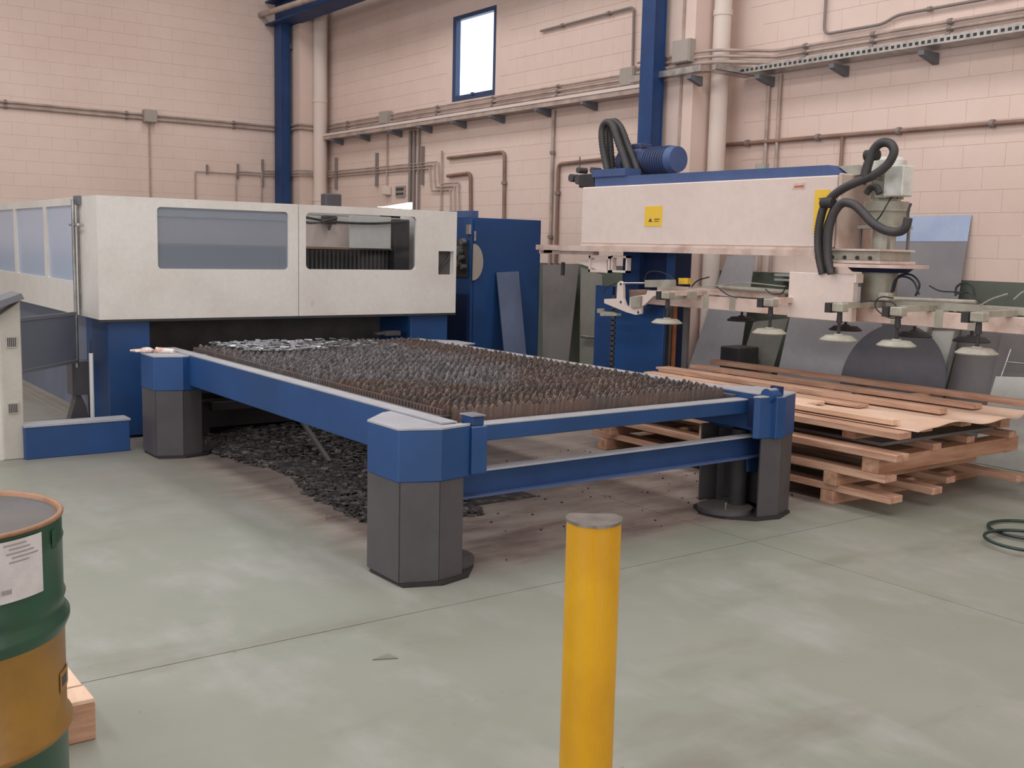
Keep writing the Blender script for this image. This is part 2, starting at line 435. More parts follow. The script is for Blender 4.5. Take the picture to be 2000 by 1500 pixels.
# reveal fill around window where blocks are left out
lay(wlft, 'x', 2.4, 8.5, 1.4, 6.2, lambda u, z: False)
part('dado', MB().box(8.999, 9.004, -6, 8.35, 0, 1.4).box(8.999, 9.004, 9.0, 18.1, 0, 1.4), 'dado', wr, label='dark green-grey painted lower wall')
part('dado', MB().box(-6, 8.45, YW - .001, YW + .004, 0, 1.4), 'dado', wlft, label='dark green-grey painted lower wall')
struct('trim_1', MB().box(8.45, 9.0, 8.35, 9.0, 0, 7), 'wall_paint')
struct('trim_2', MB().box(8.45, 9.0, 18.1, 18.8, 0, 7), 'wall_paint')
# window
win = bpy.data.objects.new('window_1', None); link(win, None, (9.1, (y0 + y1) / 2, z0)); win['kind'] = 'structure'
fw = .06
part('window_frame', MB().box(9.0, 9.08, y0, y0 + fw, z0, z1).box(9.0, 9.08, y1 - fw * 1.5, y1, z0, z1).box(9.0, 9.08, y0 + fw, y1 - fw * 1.5, z0, z0 + fw * 1.3).box(9.0, 9.08, y0 + fw, y1 - fw * 1.5, z1 - fw, z1), 'frame_blue', win)
part('window_pane', MB().box(9.045, 9.052, y0 + fw, y1 - fw * 1.5, z0 + fw * 1.3, z1 - fw), 'pane_clear', win)
part('window_latch', MB().box(8.98, 9.0, (y0 + y1) / 2 - .03, (y0 + y1) / 2 + .03, z0 + .05, z0 + .09), 'frame_blue', win)

# ------------------------------------------------------------------ steel structure
def column(y0, y1, label):
    t = thing('steel_column', label, 'column', (8.28, (y0 + y1) / 2, 0), 'blue steel crane columns')
    x0, x1 = 8.2, 8.37
    part('web', MB().box(x0 + .012, x1 - .012, (y0 + y1) / 2 - .006, (y0 + y1) / 2 + .006, 0, 5.46), 'blue_beam', t)
    part('flange', MB().box(x0, x0 + .014, y0, y1, 0, 5.46), 'blue_beam', t)
    part('flange', MB().box(x1 - .014, x1, y0, y1, 0, 5.46), 'blue_beam', t)
    part('side_plate', MB().box(x0 + .014, x1 - .014, y0 + .01, y0 + .03, 0, 5.46), 'blue_beam', t)
    part('base_plate', MB().box(x0 - .06, x1 + .06, y0 - .06, y1 + .06, 0, .02), 'blue_beam', t)
    return t
column(18.33, 18.63, 'blue steel column in the far corner, left of the white pipe')
column(8.71, 8.92, 'blue steel column standing behind the blue motor of the loader')
t = thing('crane_runway_beam', 'blue crane runway beam at the top left, on the corner column', 'beam', (8.28, 12, 5.46))
part('lower_flange', MB().box(8.08, 8.48, 3, 18.75, 5.46, 5.49), 'blue_beam', t)
part('web', MB().box(8.27, 8.29, 3, 18.75, 5.49, 5.85), 'blue_beam', t)
part('upper_flange', MB().box(8.08, 8.48, 3, 18.75, 5.85, 5.88), 'blue_beam', t)
solo('strut_bracket', MB().box(8.37, 8.72, 18.38, 18.5, 5.05, 5.13).box(8.66, 8.72, 18.34, 18.54, 5.0, 5.18), 'bracket', 'short grey bracket reaching from the corner column to the pilaster', 'bracket')
solo('conduit', MB().tube([wx(508, 30, 8.0), wx(610, -3, 8.0) , wx(700, -30, 8.0)], .05, 10), 'conduit', 'pale conduit under the blue crane beam at the top left', 'conduit')

# round pipes beside the pilasters
def drain(x, y, r, label):
    t = thing('downpipe', label, 'pipe', (x, y, 0), 'round white downpipes')
    part('pipe', MB().cyl((x, y, 0), (x, y, 6.99), r, 20), 'wall_paint_grey', t)
    for z in (2.35, 4.1):
        part('collar', MB().cyl((x, y, z), (x, y, z + .06), r + .008, 20), 'wall_paint_grey', t)
drain(8.72, 8.22, .095, 'round white downpipe in front of the middle pilaster, behind the loader')
drain(8.78, 17.96, .12, 'round white downpipe in the far corner of the hall')
solo('cable_duct', MB().box(8.43, 8.45, 8.5, 8.53, 0, 6.9), 'conduit', 'thin pale vertical duct on the face of the middle pilaster', 'duct')

# cable trays around the right wall and the corner
def brk(y, lab, group=True, x=8.99):
    mb = MB().prism([(x, y - .03, 3.44), (x - .24, y - .03, 3.44), (x - .24, y - .03, 3.40), (x, y - .03, 3.34)], (0, .06, 0))
    return mb
t = thing('cable_trunking', 'long pale cable trunking on the right wall left of the blue column', 'cable tray', (8.9, 13.5, 3.44))
part('trough', MB().box(8.78, 8.99, 9.02, 18.08, 3.44, 3.53), 'conduit', t)
part('lid_edge', MB().box(8.77, 8.78, 9.02, 18.08, 3.5, 3.54), 'wall_paint_grey', t)
for y in (17.495, 16.51, 15.43, 14.51, 13.55, 12.57, 11.52, 10.57):
    part('bracket', brk(y, ''), 'bracket', t)
t = thing('perforated_cable_tray', 'shiny perforated steel cable tray running to the right edge', 'cable tray', (8.9, 5.5, 3.44))
mb = MB()
path = [(8.28 + .02, 8.34, 0), (8.6, 8.0), (8.78, 7.75)]
mb.box(8.74, 8.99, 2.9, 7.95, 3.47, 3.475); mb.box(8.735, 8.74, 2.9, 7.95, 3.47, 3.535); mb.box(8.985, 8.99, 2.9, 7.95, 3.47, 3.535)
part('trough', mb, 'galvanised', t)
part('offset_piece', MB().box(8.34, 8.99, 7.93, 8.12, 3.47, 3.475).box(8.34, 8.99, 7.93, 7.935, 3.47, 3.535), 'galvanised', t)
part('offset_piece', MB().box(8.3, 8.44, 8.1, 9.2, 3.47, 3.475).box(8.295, 8.3, 8.1, 9.2, 3.47, 3.535), 'galvanised', t)
sl = MB()
y = 3.0
while y < 7.9:
    sl.box(8.7325, 8.7352, y, y + .032, 3.488, 3.515); y += .062
part('slots', sl, 'dark', t, kind='stuff')
for y in (7.73, 6.80, 5.83, 4.85):
    part('bracket', brk(y, ''), 'bracket', t)
part('bracket', MB().prism([(8.44, 8.2, 3.44), (8.26, 8.2, 3.44), (8.26, 8.2, 3.40), (8.44, 8.2, 3.34)], (0, .06, 0)), 'bracket', t)
part('bracket', MB().prism([(8.44, 8.85, 3.44), (8.26, 8.85, 3.44), (8.26, 8.85, 3.40), (8.44, 8.85, 3.34)], (0, .06, 0)), 'bracket', t)

def pipe(pts, r, m, label, clips=0, cat='pipe', name='wall_pipe', group=None, br=.08):
    t = thing(name, label, cat, pts[0], group)
    part('pipe' if name != 'conduit' else 'tube', MB().tube(bend(pts, br), r, 8), m, t)
    if clips:
        pts = [Vector(p) for p in pts]
        seg = max(range(len(pts) - 1), key=lambda i: (pts[i + 1] - pts[i]).length); a, b = pts[seg], pts[seg + 1]
        for k in range(clips):
            p = a.lerp(b, (k + .5) / clips); d = (b - a).normalized()
            part('clip', MB().cyl(p - d * .02, p + d * .02, r * 1.7, 8), 'conduit_dark', t)
    return t
xw = 8.965
G = 'conduits above the cable tray'
names = ['lowest', 'middle', 'upper']
for i, (z, r) in enumerate(((3.60, .02), (3.66, .016), (3.72, .014))):
    pipe([(xw, 18.0, z), (xw, 9.1, z)], r, 'conduit', names[i] + ' conduit on the right wall between the corner and the blue column', 6, 'conduit', 'conduit', G)
for i, (z, r) in enumerate(((3.58, .022), (3.64, .016), (3.70, .016))):
    pipe([(8.42, 9.2, z), (8.42, 8.3, z), (8.5, 8.05, z), (xw, 7.7, z), (xw, 2.9, z)], r, 'conduit', names[i] + ' conduit on the right wall right of the blue column', 6, 'conduit', 'conduit', G)
pipe([(xw, 7.08, 4.9), (xw, 7.08, 3.78), (xw, 6.4, 3.78), (xw, 6.25, 3.84), (xw, 2.9, 3.84)], .014, 'conduit_dark', 'thin conduit dropping from above then turning right over the cable tray', 5, 'conduit', 'conduit')
yw = 18.765
for i, (z, r) in enumerate(((3.63, .022), (3.70, .02))):
    pipe([(-1, yw, z), (8.42, yw, z), (8.42, 18.07, z), (8.9, 18.06, z)], r, 'conduit', ('lower', 'upper')[i] + ' of two conduits running along the left wall', 5, 'conduit', 'conduit', 'conduits on the left wall', .03)
pipe([(xw, 11.73, 4.48), (xw, 9.9, 4.5), (xw, 9.88, 3.55)], .016, 'conduit_dark', 'thin conduit sloping right of the window then dropping beside the blue column', 2, 'conduit', 'conduit')
pipe([(xw, 9.4, 2.78), (xw, 2.9, 2.76)], .022, 'pipe_brown', 'long brown pipe along the right wall behind the loader', 7)
pipe([(xw, 6.78, 2.76), (xw, 6.78, 1.0)], .018, 'pipe_brown', 'short brown drop pipe behind the near end of the loader', 2)
pipe([(xw, 11.27, 1.2), (xw, 11.27, 2.71), (xw, 10.1, 2.73)], .024, 'pipe_brown', 'brown pipe turning right behind the far end of the loader', 2)
pipe([(xw, 11.4, 3.42), (xw, 11.4, 1.2)], .022, 'conduit', 'pale vertical conduit left of the loader, down from the trunking', 2, 'conduit', 'conduit')
pipe([(xw, 13.98, 2.93), (xw, 12.5, 2.94), (xw, 12.46, 1.2)], .024, 'pipe_brown', 'large bent brown pipe under the window, above the blue cabinet', 2)
pipe([(xw, 13.98, 2.66), (xw, 13.35, 2.68), (xw, 13.3, 1.4)], .026, 'pipe_brown', 'small bent brown pipe under the window, left of the larger one', 1)
pipe([(xw, 14.15, 3.05), (xw, 14.15, 1.2)], .015, 'conduit', 'thin vertical conduit rising below the window', 1, 'conduit', 'conduit')
for i, y in enumerate((14.98, 15.1, 14.83)):
    pipe([(xw, y, 3.42), (xw, y, 1.3)], (.026, .026, .018)[i], 'conduit_dark', ('dark vertical conduit, thicker right one of the bundle behind the enclosure', 'dark vertical conduit, thicker left one of the bundle behind the enclosure', 'thin vertical conduit beside the dark bundle behind the enclosure')[i], 0, 'conduit', 'conduit', 'conduit bundle')
pipe([(xw, 15.85, 3.42), (xw, 15.85, 2.55)], .013, 'conduit', 'thin conduit feeding the small switch box behind the enclosure', 0, 'conduit', 'conduit')
# thin gas lines round the corner
for i, z in enumerate((2.80, 2.845, 2.89)):
    zz = (2.45, 2.5, 2.55)[i]
    pts = [(6.76 + .75 * i if i < 2 else 8.0, yw, 1.8), (6.76 + .75 * i if i < 2 else 8.0, yw, z), (8.41, yw, z), (8.41, 18.06, z), (8.9, 18.05, z), (xw, 17.8, z), (xw, 14.5 - .12 * i, z), (xw, 14.45 - .12 * i, zz), (xw, 13.9 - .12 * i, zz), (xw, 13.85 - .12 * i, 1.6)]
    pipe(pts, .011, 'conduit', ('lowest', 'middle', 'top')[i] + ' thin gas line passing round the corner above the enclosure', 0, 'pipe', 'gas_line', 'gas lines round the corner', .03)
for i, (a, b) in enumerate((('x', 6.98), ('x', 7.55), ('x', 8.02), ('y', 17.7), ('y', 16.2), ('y', 14.72))):
    h = (.08, .13, .24, .28, .28, .3)[i]; z = 2.85
    mb = MB().box(b - .013, b + .013, yw - .02, YW, z - h, z + h) if a == 'x' else MB().box(xw - .02, XW, b - .016, b + .016, z - h, z + h)
    solo('pipe_support', mb, 'conduit_dark', ['shortest dark rail clamp, leftmost on the left wall', 'second dark rail clamp from the left on the left wall', 'dark rail clamp on the left wall next to the blue corner column', 'dark rail clamp right of the corner downpipe', 'dark rail clamp in the middle between corner and conduit bundle', 'tall dark rail clamp right of the conduit bundle'][i], 'clamp', group='gas line clamps')

def jbox(lo, hi, label, m='box_grey'):
    t = thing('junction_box', label, 'junction box', ((lo[0] + hi[0]) / 2, (lo[1] + hi[1]) / 2, lo[2]))
    part('housing', MB().box(lo[0], hi[0], lo[1], hi[1], lo[2], hi[2]), m, t, .006)
    e = .012
    if hi[0] - lo[0] < hi[1] - lo[1]: part('lid', MB().box(lo[0] - .008, lo[0], lo[1] + e, hi[1] - e, lo[2] + e, hi[2] - e), m, t)
    else: part('lid', MB().box(lo[0] + e, hi[0] - e, lo[1] - .008, lo[1], lo[2] + e, hi[2] - e), m, t)
jbox((5.86, 18.66, 3.57), (6.08, 18.79, 3.78), 'square junction box on the left wall conduits')
jbox((8.88, 15.72, 3.57), (8.99, 15.98, 3.78), 'junction box on the right wall left of the window')
jbox((8.86, 9.75, 3.56), (8.99, 10.0, 3.78), 'junction box just left of the blue column')
jbox((8.34, 8.32, 3.6), (8.44, 8.58, 3.84), 'junction box on the middle pilaster, right of the blue column')
jbox((8.92, 15.74, 2.42), (8.99, 15.92, 2.56), 'small white switch box above the enclosure', 'wall_paint_grey')
t = thing('wall_sign', 'small grey sign beside the switch box above the enclosure', 'sign', (8.98, 15.42, 2.38))
part('plate', MB().box(8.975, 8.995, 15.28, 15.58, 2.38, 2.56), 'box_grey', t)
part('stripe', MB().box(8.97, 8.975, 15.31, 15.55, 2.48, 2.53), 'ink', t); part('stripe', MB().box(8.97, 8.975, 15.31, 15.55, 2.41, 2.45), 'ink', t)
solo('drop_conduit', MB().cyl((5.97, yw, 1.5), (5.97, yw, 3.57), .012, 8), 'conduit', 'thin vertical conduit below the junction box on the left wall', 'conduit')
solo('vertical_conduit', MB().cyl((xw, 7.75, 1.4), (xw, 7.75, 3.45), .018, 8), 'conduit', 'left one of two vertical conduits right of the middle pilaster', 'conduit', group='twin conduits')
solo('vertical_conduit', MB().cyl((xw, 7.6, 1.4), (xw, 7.6, 3.45), .018, 8), 'conduit', 'right one of two vertical conduits right of the middle pilaster', 'conduit', group='twin conduits')

# ------------------------------------------------------------------ shuttle table
T = thing('shuttle_table', 'large blue shuttle table with rusty toothed slat bed and grey legs', 'machine table', (3.87, 6.2, 0))
CAP = [(2.46, 4.22), (2.65, 4.145), (2.83, 4.18), (2.86, 4.21), (2.70, 4.225), (2.70, 4.71), (2.64, 4.69), (2.46, 4.52)]
def corner(mx, dy, first):
    def q(p): return (7.74 - p[0] if mx else p[0], p[1] + dy)
    cap = [q(p) for p in CAP]
    def cz(poly, z0, z1): return MB().prism([(x, y, z0) for x, y in poly], (0, 0, z1 - z0))
    c = part('leg_cap', cz(cap, .5, .748), 'blue', T, .006)
    cx = sum(p[0] for p in cap) / 8; cy = sum(p[1] for p in cap) / 8
    part('cap_plate', cz(cap, .748, .757), 'cap_top', c, label='pale dusty top plate')
    # shroud: thin sheet around the outside, open towards the middle of the table
    sh = [(2.475, 4.53), (2.475, 4.225), (2.65, 4.16), (2.80, 4.19)]
    sh2 = [(2.79, 4.68), (2.64, 4.675), (2.475, 4.53)]
    def shell(pl, t=.012):
        mb = MB()
        for a, b in zip(pl[:-1], pl[1:]):
            A, B = Vector((*q(a), 0)), Vector((*q(b), 0)); mb.bar(A + Vector((0, 0, .27)), B + Vector((0, 0, .27)), t, .5)
        return mb
    lg = part('leg', shell(sh).v and MB().add(shell(sh).v, shell(sh).f).add(shell(sh2).v, shell(sh2).f), 'leg_grey', T, label='dark grey sheet-steel leg shroud')
    part('foot_plate', MB().prism([(*q(p), .002) for p in [(2.47, 4.5), (2.48, 4.2), (2.66, 4.13), (2.83, 4.17), (2.95, 4.3), (3.0, 4.46), (2.9, 4.62), (2.66, 4.69)]], (0, 0, .016)), 'rubber_foot', lg)
    ccx, ccy = q((2.83, 4.42))
    part('base_disc', MB().cyl((ccx, ccy, .018), (ccx, ccy, .045), .17, 24), 'leg_grey', lg)
    part('lift_cylinder', MB().cyl((q((2.72, 4.42))[0], ccy, .045), (q((2.72, 4.42))[0], ccy, .52), .055, 14), 'dark', lg)
    part('guide_plate', MB().box(min(q((2.6, 0))[0], q((2.63, 0))[0]), max(q((2.6, 0))[0], q((2.63, 0))[0]), 4.24 + dy, 4.62 + dy, .05, .5), 'dark', lg)
    part('bolt', MB().cyl((ccx + (.06 if not mx else -.06), ccy - .06, .045), (ccx + (.06 if not mx else -.06), ccy - .06, .085), .008, 8), 'steel', lg)
for mx in (0, 1):
    for dy in (0, 3.52): corner(mx, dy, False)
# side rails
for a, b in ((2.702, 2.79), (4.95, 5.038)):
    r_ = part('side_rail', MB().box(a, b, 4.23, 8.25, .535, .758), 'blue', T, .006)
    part('rail_strip', MB().box(a + .0, b + .0, 4.23, 8.25, .758, .766), 'cap_top', r_, label='pale dusty rail top')
    part('inner_ledge', MB().box(b, b + .07, 4.4, 8.2, .62, .74) if a < 3 else MB().box(a - .05, a, 4.4, 8.2, .62, .74), 'leg_grey', r_)
# front and back cross rails
for dy in (0, 3.86):
    u = part('upper_rail', MB().box(2.86, 4.98, 4.3 + dy, 4.38 + dy, .64, .718), 'blue', T, .004)
    part('rail_strip', MB().box(2.86, 4.98, 4.3 + dy, 4.40 + dy, .718, .724), 'cap_top', u, label='pale dusty rail top')
    if dy: continue
    l = part('lower_rail', MB().box(2.82, 5.16, 4.33, 4.35, .372, .495), 'blue_beam', T)
    part('upper_flange', MB().box(2.88, 5.1, 4.285, 4.352, .49, .501), 'cap_top', l)
    part('lower_flange', MB().box(2.82, 5.2, 4.285, 4.352, .36, .371), 'blue_light', l)
part('corner_box', MB().box(2.835, 2.925, 4.165, 4.29, .51, .742), 'blue', T, .004)
k = part('stop_knob', MB().box(2.845, 2.915, 4.18, 4.28, .742, .79), 'blue_beam', T, .006)
part('knob_cap', MB().box(2.84, 2.92, 4.175, 4.285, .79, .796), 'steel_bright', k, label='shiny steel cap')
k = part('end_bracket', MB().box(5.0, 5.085, 4.13, 4.178, .5, .75), 'blue', T, .004)
part('end_bracket', MB().box(4.93, 5.02, 4.2, 4.3, .56, .74), 'blue_dark', T, .004)
k = part('stop_knob', MB().cyl((4.97, 4.19, .755), (5.06, 4.19, .755), .045, 14), 'blue', T)
part('knob_cap', MB().box(5.05, 5.075, 4.15, 4.23, .73, .81), 'blue_dark', k)
part('stop_knob', MB().cyl((4.96, 4.22, .53), (5.05, 4.22, .53), .035, 12), 'blue', T)
part('gusset', MB().prism([(5.0, 4.34, .46), (5.28, 4.34, .5), (5.26, 4.34, .36), (5.08, 4.34, .26), (5.02, 4.34, .26)], (0, .02, 0)), 'blue_beam', T)
part('gusset', MB().prism([(2.74, 4.34, .46), (2.46 + .1, 4.34, .5), (2.58, 4.34, .36), (2.66, 4.34, .26), (2.72, 4.34, .26)], (0, .02, 0)), 'blue_beam', T)
# slat bed
part('bed_frame', MB().box(2.86, 2.93, 4.5, 8.1, .665, .745).box(4.83, 4.90, 4.5, 8.1, .665, .745).box(2.93, 4.83, 4.48, 4.52, .665, .73), 'leg_grey', T)
comb = MB()
for i in range(110):
    y = 4.52 + i * .033
    if y > 8.1: break
    comb.box(2.885, 2.9, y, y + .02, .745, .775)
part('comb_strip', comb, 'slat_steel', T, kind='stuff')
for y in (5.4, 6.3, 7.2):
    part('bed_beam', MB().box(2.93, 4.83, y, y + .05, .6, .66), 'leg_grey', T)
def slat_mesh(seed):
    R_ = random.Random(seed); x0, x1 = 2.9, 4.88; p = .047; n = int((x1 - x0) / p); t = .0045
    mb = MB(); top = []
    x = x0
    for i in range(n):
        h = .80 + R_.uniform(-.009, .005); v = .770 + R_.uniform(-.004, .006)
        if R_.random() < .06: h -= .02
        top += [(x0 + i * p, v), (x0 + (i + .38) * p, h), (x0 + (i + .62) * p, h)]
    top.append((x0 + n * p, .770))
    m = len(top); vs = []
    for yy in (-t / 2, t / 2):
        vs += [(x, yy + (R_.uniform(-.006, .006) if z > .78 else 0), z) for x, z in top] + [(x, yy, .69) for x, z in top]
    fs = []
    for i in range(m - 1):
        fs += [(m + i, m + i + 1, i + 1, i), (3 * m + i + 1, 3 * m + i, 2 * m + i, 2 * m + i + 1), (i, i + 1, 2 * m + i + 1, 2 * m + i)]
    mb.add(vs, fs); me = mb.mesh('slat'); me.materials.append(MATS['slat_steel']); return me
SM = [slat_mesh(i) for i in range(8)]
for k in range(57):
    o = bpy.data.objects.new('slat', SM[k % 8]); link(o, T)
    o.location = Vector((rnd(-.012, .012) * (k > 0), 4.46 + k * .064 + rnd(-.006, .006), 0)) - wl(T)
    o.rotation_euler = (rnd(-.05, .05) * .4, 0, rnd(-.002, .002))
    # the tilt is about the hall origin, keep height
    o.rotation_euler.x = 0
part('drip_plate', MB().prism([(4.9, 4.62, .42), (5.5, 5.02, .42), (5.62, 4.8, .42), (5.4, 4.5, .42)], (0, 0, .006)), 'leg_grey', T)
# loose metal offcuts lying on the slats
mb = MB()
for i in range(420):
    a = rnd(0, 1); y = 7.35 + rnd(0, .75); x = 3.0 + abs(random.gauss(0, .45)) + (8.1 - y) * .1
    if x > 4.3: continue
    c = Vector((x, y, .803 + rnd(0, .012))); M = Matrix.Translation(c) @ Matrix.Rotation(rnd(0, PI), 4, 'Z') @ Matrix.Rotation(rnd(-.5, .5), 4, 'X')
    l, w = rnd(.012, .035), rnd(.006, .015); mb.box(-l, l, -w, w, -.0015, .0015, M)
solo('metal_offcuts', mb, 'scrap_bright', 'shiny small metal offcuts strewn on the back left of the slat bed', 'scrap', loc=(3.4, 7.8, .8), kind='stuff')
# glove on the back left cap
t = thing('work_glove', 'pale crumpled work gloves lying on the back left leg cap', 'glove', (2.5, 8.0, .757))
mb = MB()
mb.lathe([(0.001, 0), (.05, .004), (.055, .022), (.03, .036), (.001, .04)], (2.50, 8.02, .757), 14)
part('palm', mb, 'glove', t)
part('cuff', MB().cyl((2.56, 7.98, .776), (2.66, 7.88, .772), .024, 12, .018), 'glove', t)
for i in range(3): part('finger', MB().cyl((2.48, 8.0 + .02 * i, .775), (2.42 - .01 * i, 8.03 + .03 * i, .768), .012, 8, .008), 'glove', t)

# ------------------------------------------------------------------ under the table
mb = MB(); 
for i in range(5200):
    y = rnd(5.15, 8.3); x = min(rnd(2.9, 4.2), rnd(2.9, 4.2))
    edge = 3.05 + .12 * math.sin(y * 3) - max(0, (y - 7)) * .1
    if x > 3.7 + .4 * (y - 5.4): continue
    if x < edge - .12 or (x < edge and rnd(0, 1) < .6): continue
    hgt = .07 * max(0, min(1, (x - edge) / .45)) * max(0, min(1, (y - 5.35) / .6))
    c = Vector((x, y, rnd(.006, .014) + hgt * rnd(.75, 1))); M = Matrix.Translation(c) @ Matrix.Rotation(rnd(0, PI), 4, 'Z') @ Matrix.Rotation(rnd(-.7, .7), 4, 'X')
    l, w = rnd(.008, .035), rnd(.005, .018); mb.box(-l, l, -w, w, -.004, .004, M)
n1, n2 = 26, 14; gv = []; gf = []
for j in range(n1):
    for i in range(n2):
        y = 5.35 + 2.95 * j / (n1 - 1); x = 3.02 + 1.15 * i / (n2 - 1)
        e = min(i, n2 - 1 - i, j, n1 - 1 - j); z = .001 if e == 0 else .004 + .036 * min(1, e / 3) * rnd(.6, 1)
        gv.append((x + (.04 * math.sin(y * 7) + .06 if i == 0 else 0), y, z))
for j in range(n1 - 1):
    for i in range(n2 - 1): a = j * n2 + i; gf.append((a, a + 1, a + n2 + 1, a + n2))
mb.add(gv, gf)
solo('scrap_heap', mb, 'scrap', 'low heap of dark metal scrap on the floor under the slat bed', 'scrap', loc=(3.9, 6.5, 0), kind='stuff')
t = thing('scrap_conveyor', 'dark low conveyor trough coming out from under the machine', 'conveyor', (3.9, 8.4, 0))
part('trough', MB().box(2.95, 4.9, 8.3, 10.0, .1, .42), 'dark', t)
part('edge_strip', MB().box(2.95, 4.9, 8.24, 8.3, .39, .42), 'leg_grey', t); part('edge_strip', MB().box(2.95, 4.9, 8.24, 8.3, .32, .34), 'leg_grey', t)
part('skid', MB().box(3.0, 3.08, 8.3, 10.0, 0, .1), 'dark', t); part('skid', MB().box(4.75, 4.83, 8.3, 10.0, 0, .1), 'dark', t)
part('brace', MB().bar((3.4, 7.3, .30), (3.4, 6.8, .05), .03, .02), 'leg_grey', T)
part('lift_frame', MB().box(2.95, 4.85, 7.9, 7.96, .3, .36), 'dark', T); part('lift_frame', MB().box(2.82, 4.9, 5.6, 5.66, .5, .56), 'dark', T)

# ------------------------------------------------------------------ laser machine (enclosure)
E_ = thing('laser_cutting_machine', 'big cream enclosure on blue base with long viewing windows', 'machine', (3.97, 10.8, 0))
YF = 8.6; X0, X1 = 2.32, 5.63; ZB, ZT = .965, 1.925
def panelY(name, x0, x1, z0, z1, holes, y, th, m, parent):
    v, f = holed_plate([(x0, z0), (x1, z0), (x1, z1), (x0, z1)], holes, th)
    mb = MB().add([p + Vector((0, y, 0)) for p in v], f); return part(name, mb, m, parent)
w1 = rrect(2.785, 3.905, 1.365, 1.855, .03); w2 = rrect(4.07, 5.185, 1.37, 1.86, .04); h3 = [(5.43, 1.33), (5.6, 1.33), (5.6, 1.55), (5.43, 1.55)]
pl = panelY('front_panel', X0, 3.998, ZB, ZT, [w1], YF, .04, 'cream', E_)
part('window', MB().box(2.78, 3.91, YF + .015, YF + .02, 1.36, 1.86), 'pane_dirty', pl)
pr = panelY('front_panel', 4.004, X1, ZB, ZT, [w2, h3], YF, .04, 'cream', E_)
part('window', MB().box(4.06, 5.19, YF + .02, YF + .024, 1.36, 1.87), 'pane_clear', pr)
part('service_hatch', MB().box(5.42, 5.61, YF + .05, YF + .06, 1.32, 1.56), 'bellows', pr); 
part('hatch_cable', MB().tube(smooth_path([(5.45, YF + .04, 1.34), (5.5, YF + .03, 1.42), (5.56, YF + .035, 1.48), (5.58, YF + .04, 1.54)]), .01, 6), 'black_rubber', pr)
part('bottom_lip', MB().box(X0, X1, YF - .004, YF + .05, ZB - .02, ZB), 'dark', E_)
# left side: wall along Y with window strip
def sidewall(x, y0, y1, holes, name='side_panel'):
    v, f = holed_plate([(y0, ZB), (y1, ZB), (y1, ZT), (y0, ZT)], holes, .04)
    return part(name, MB().add([Vector((x - p.y if x < 3 else x - p.y, p.x, p.z)) for p in v], f), 'cream', E_)
hs = [(9.3, 10.22), (10.32, 11.46), (11.56, 12.7), (12.8, 13.9)]
sp = sidewall(X0 + .04, YF + .04, 14.4, [rrect(a, b, 1.235, 1.86, .02) for a, b in hs])
for a, b in hs: part('side_window', MB().box(X0 + .02, X0 + .024, a - .01, b + .01, 1.23, 1.87), 'pane_side', sp)
sidewall(X1, YF + .04, 14.4, [])
part('back_panel', MB().box(X0, X1, 14.4, 14.44, ZB, ZT), 'cream_in', E_)
part('door_edge', MB().box(X0 - .012, X0, 9.1, 9.14, ZB, ZT), 'steel', E_)
part('hinge_block', MB().box(X0 - .03, X0, 9.02, 9.16, 1.86, 1.93), 'bracket', E_)
hd = part('handle', MB().cyl((X0 - .05, 9.2, 1.7), (X0 - .05, 8.95, 1.7), .012, 8), 'steel_bright', E_)
part('handle_mount', MB().box(X0 - .05, X0, 9.14, 9.17, 1.69, 1.71), 'steel', hd)
# base
part('base_pillar', MB().box(2.40, 2.73, 8.66, 9.3, .02, ZB), 'blue', E_, .005, label='blue base pillar left of the table opening')
part('base_pillar', MB().box(5.17, 5.58, 8.66, 9.3, .02, ZB), 'blue', E_, .005, label='blue base pillar right of the table opening')
part('base_side', MB().box(2.42, 2.47, 9.3, 14.2, .12, ZB), 'base_grey', E_, label='blue-grey side plate of the base')
part('base_side', MB().box(5.53, 5.58, 9.3, 14.2, .05, ZB), 'blue_dark', E_)
part('opening_back', MB().box(2.73, 5.17, 9.25, 9.3, .45, ZB), 'bellows', E_)
part('opening_shade', MB().box(2.73, 5.17, 8.72, 9.25, .935, .955), 'dark', E_)
part('bed_guide', MB().box(2.74, 5.16, 8.75, 8.8, .60, .68), 'dark', E_)
part('latch_block', MB().box(4.9, 5.06, 8.66, 8.74, .76, .80).box(4.82, 4.9, 8.68, 8.74, .77, .79), 'leg_grey', E_)
# inside
part('bellows', MB().box(2.5, 5.45, 9.38, 9.4, 1.0, 1.55), 'dark', E_)
rb = MB(); x = 2.5
while x < 5.45: rb.box(x, x + .02, 9.35, 9.38, 1.0, 1.54); x += .045
part('bellows_folds', rb, 'bellows', E_, kind='stuff')
part('gantry_rail', MB().box(2.45, 5.5, 9.3, 9.4, 1.545, 1.565), 'pipe_brown', E_)
part('gantry_beam', MB().box(2.4, 5.5, 9.44, 9.55, 1.57, 1.80), 'loader_white', E_)
part('gantry_cover', MB().box(2.4, 4.95, 9.42, 9.57, 1.80, 1.86), 'motor_white', E_)
part('cover_sheet', MB().box(4.85, 5.3, 9.28, 9.30, 1.56, 1.87), 'cream', E_)
part('carriage', MB().box(5.33, 5.5, 9.25, 9.45, 1.3, 1.85), 'dark', E_, .01)
hd = part('cutting_head', MB().box(4.6, 4.72, 9.28, 9.4, 1.78, 1.86), 'dark', E_, .01)
part('cutting_nozzle', MB().cyl((4.66, 9.34, 1.78), (4.66, 9.34, 1.72), .03, 12, .01), 'steel', hd)
part('supply_cable', MB().tube(smooth_path([(4.0, 9.25, 1.90), (4.4, 9.25, 1.83), (4.7, 9.25, 1.80), (5.1, 9.25, 1.80), (5.45, 9.25, 1.83)]), .012, 6), 'cable', E_)
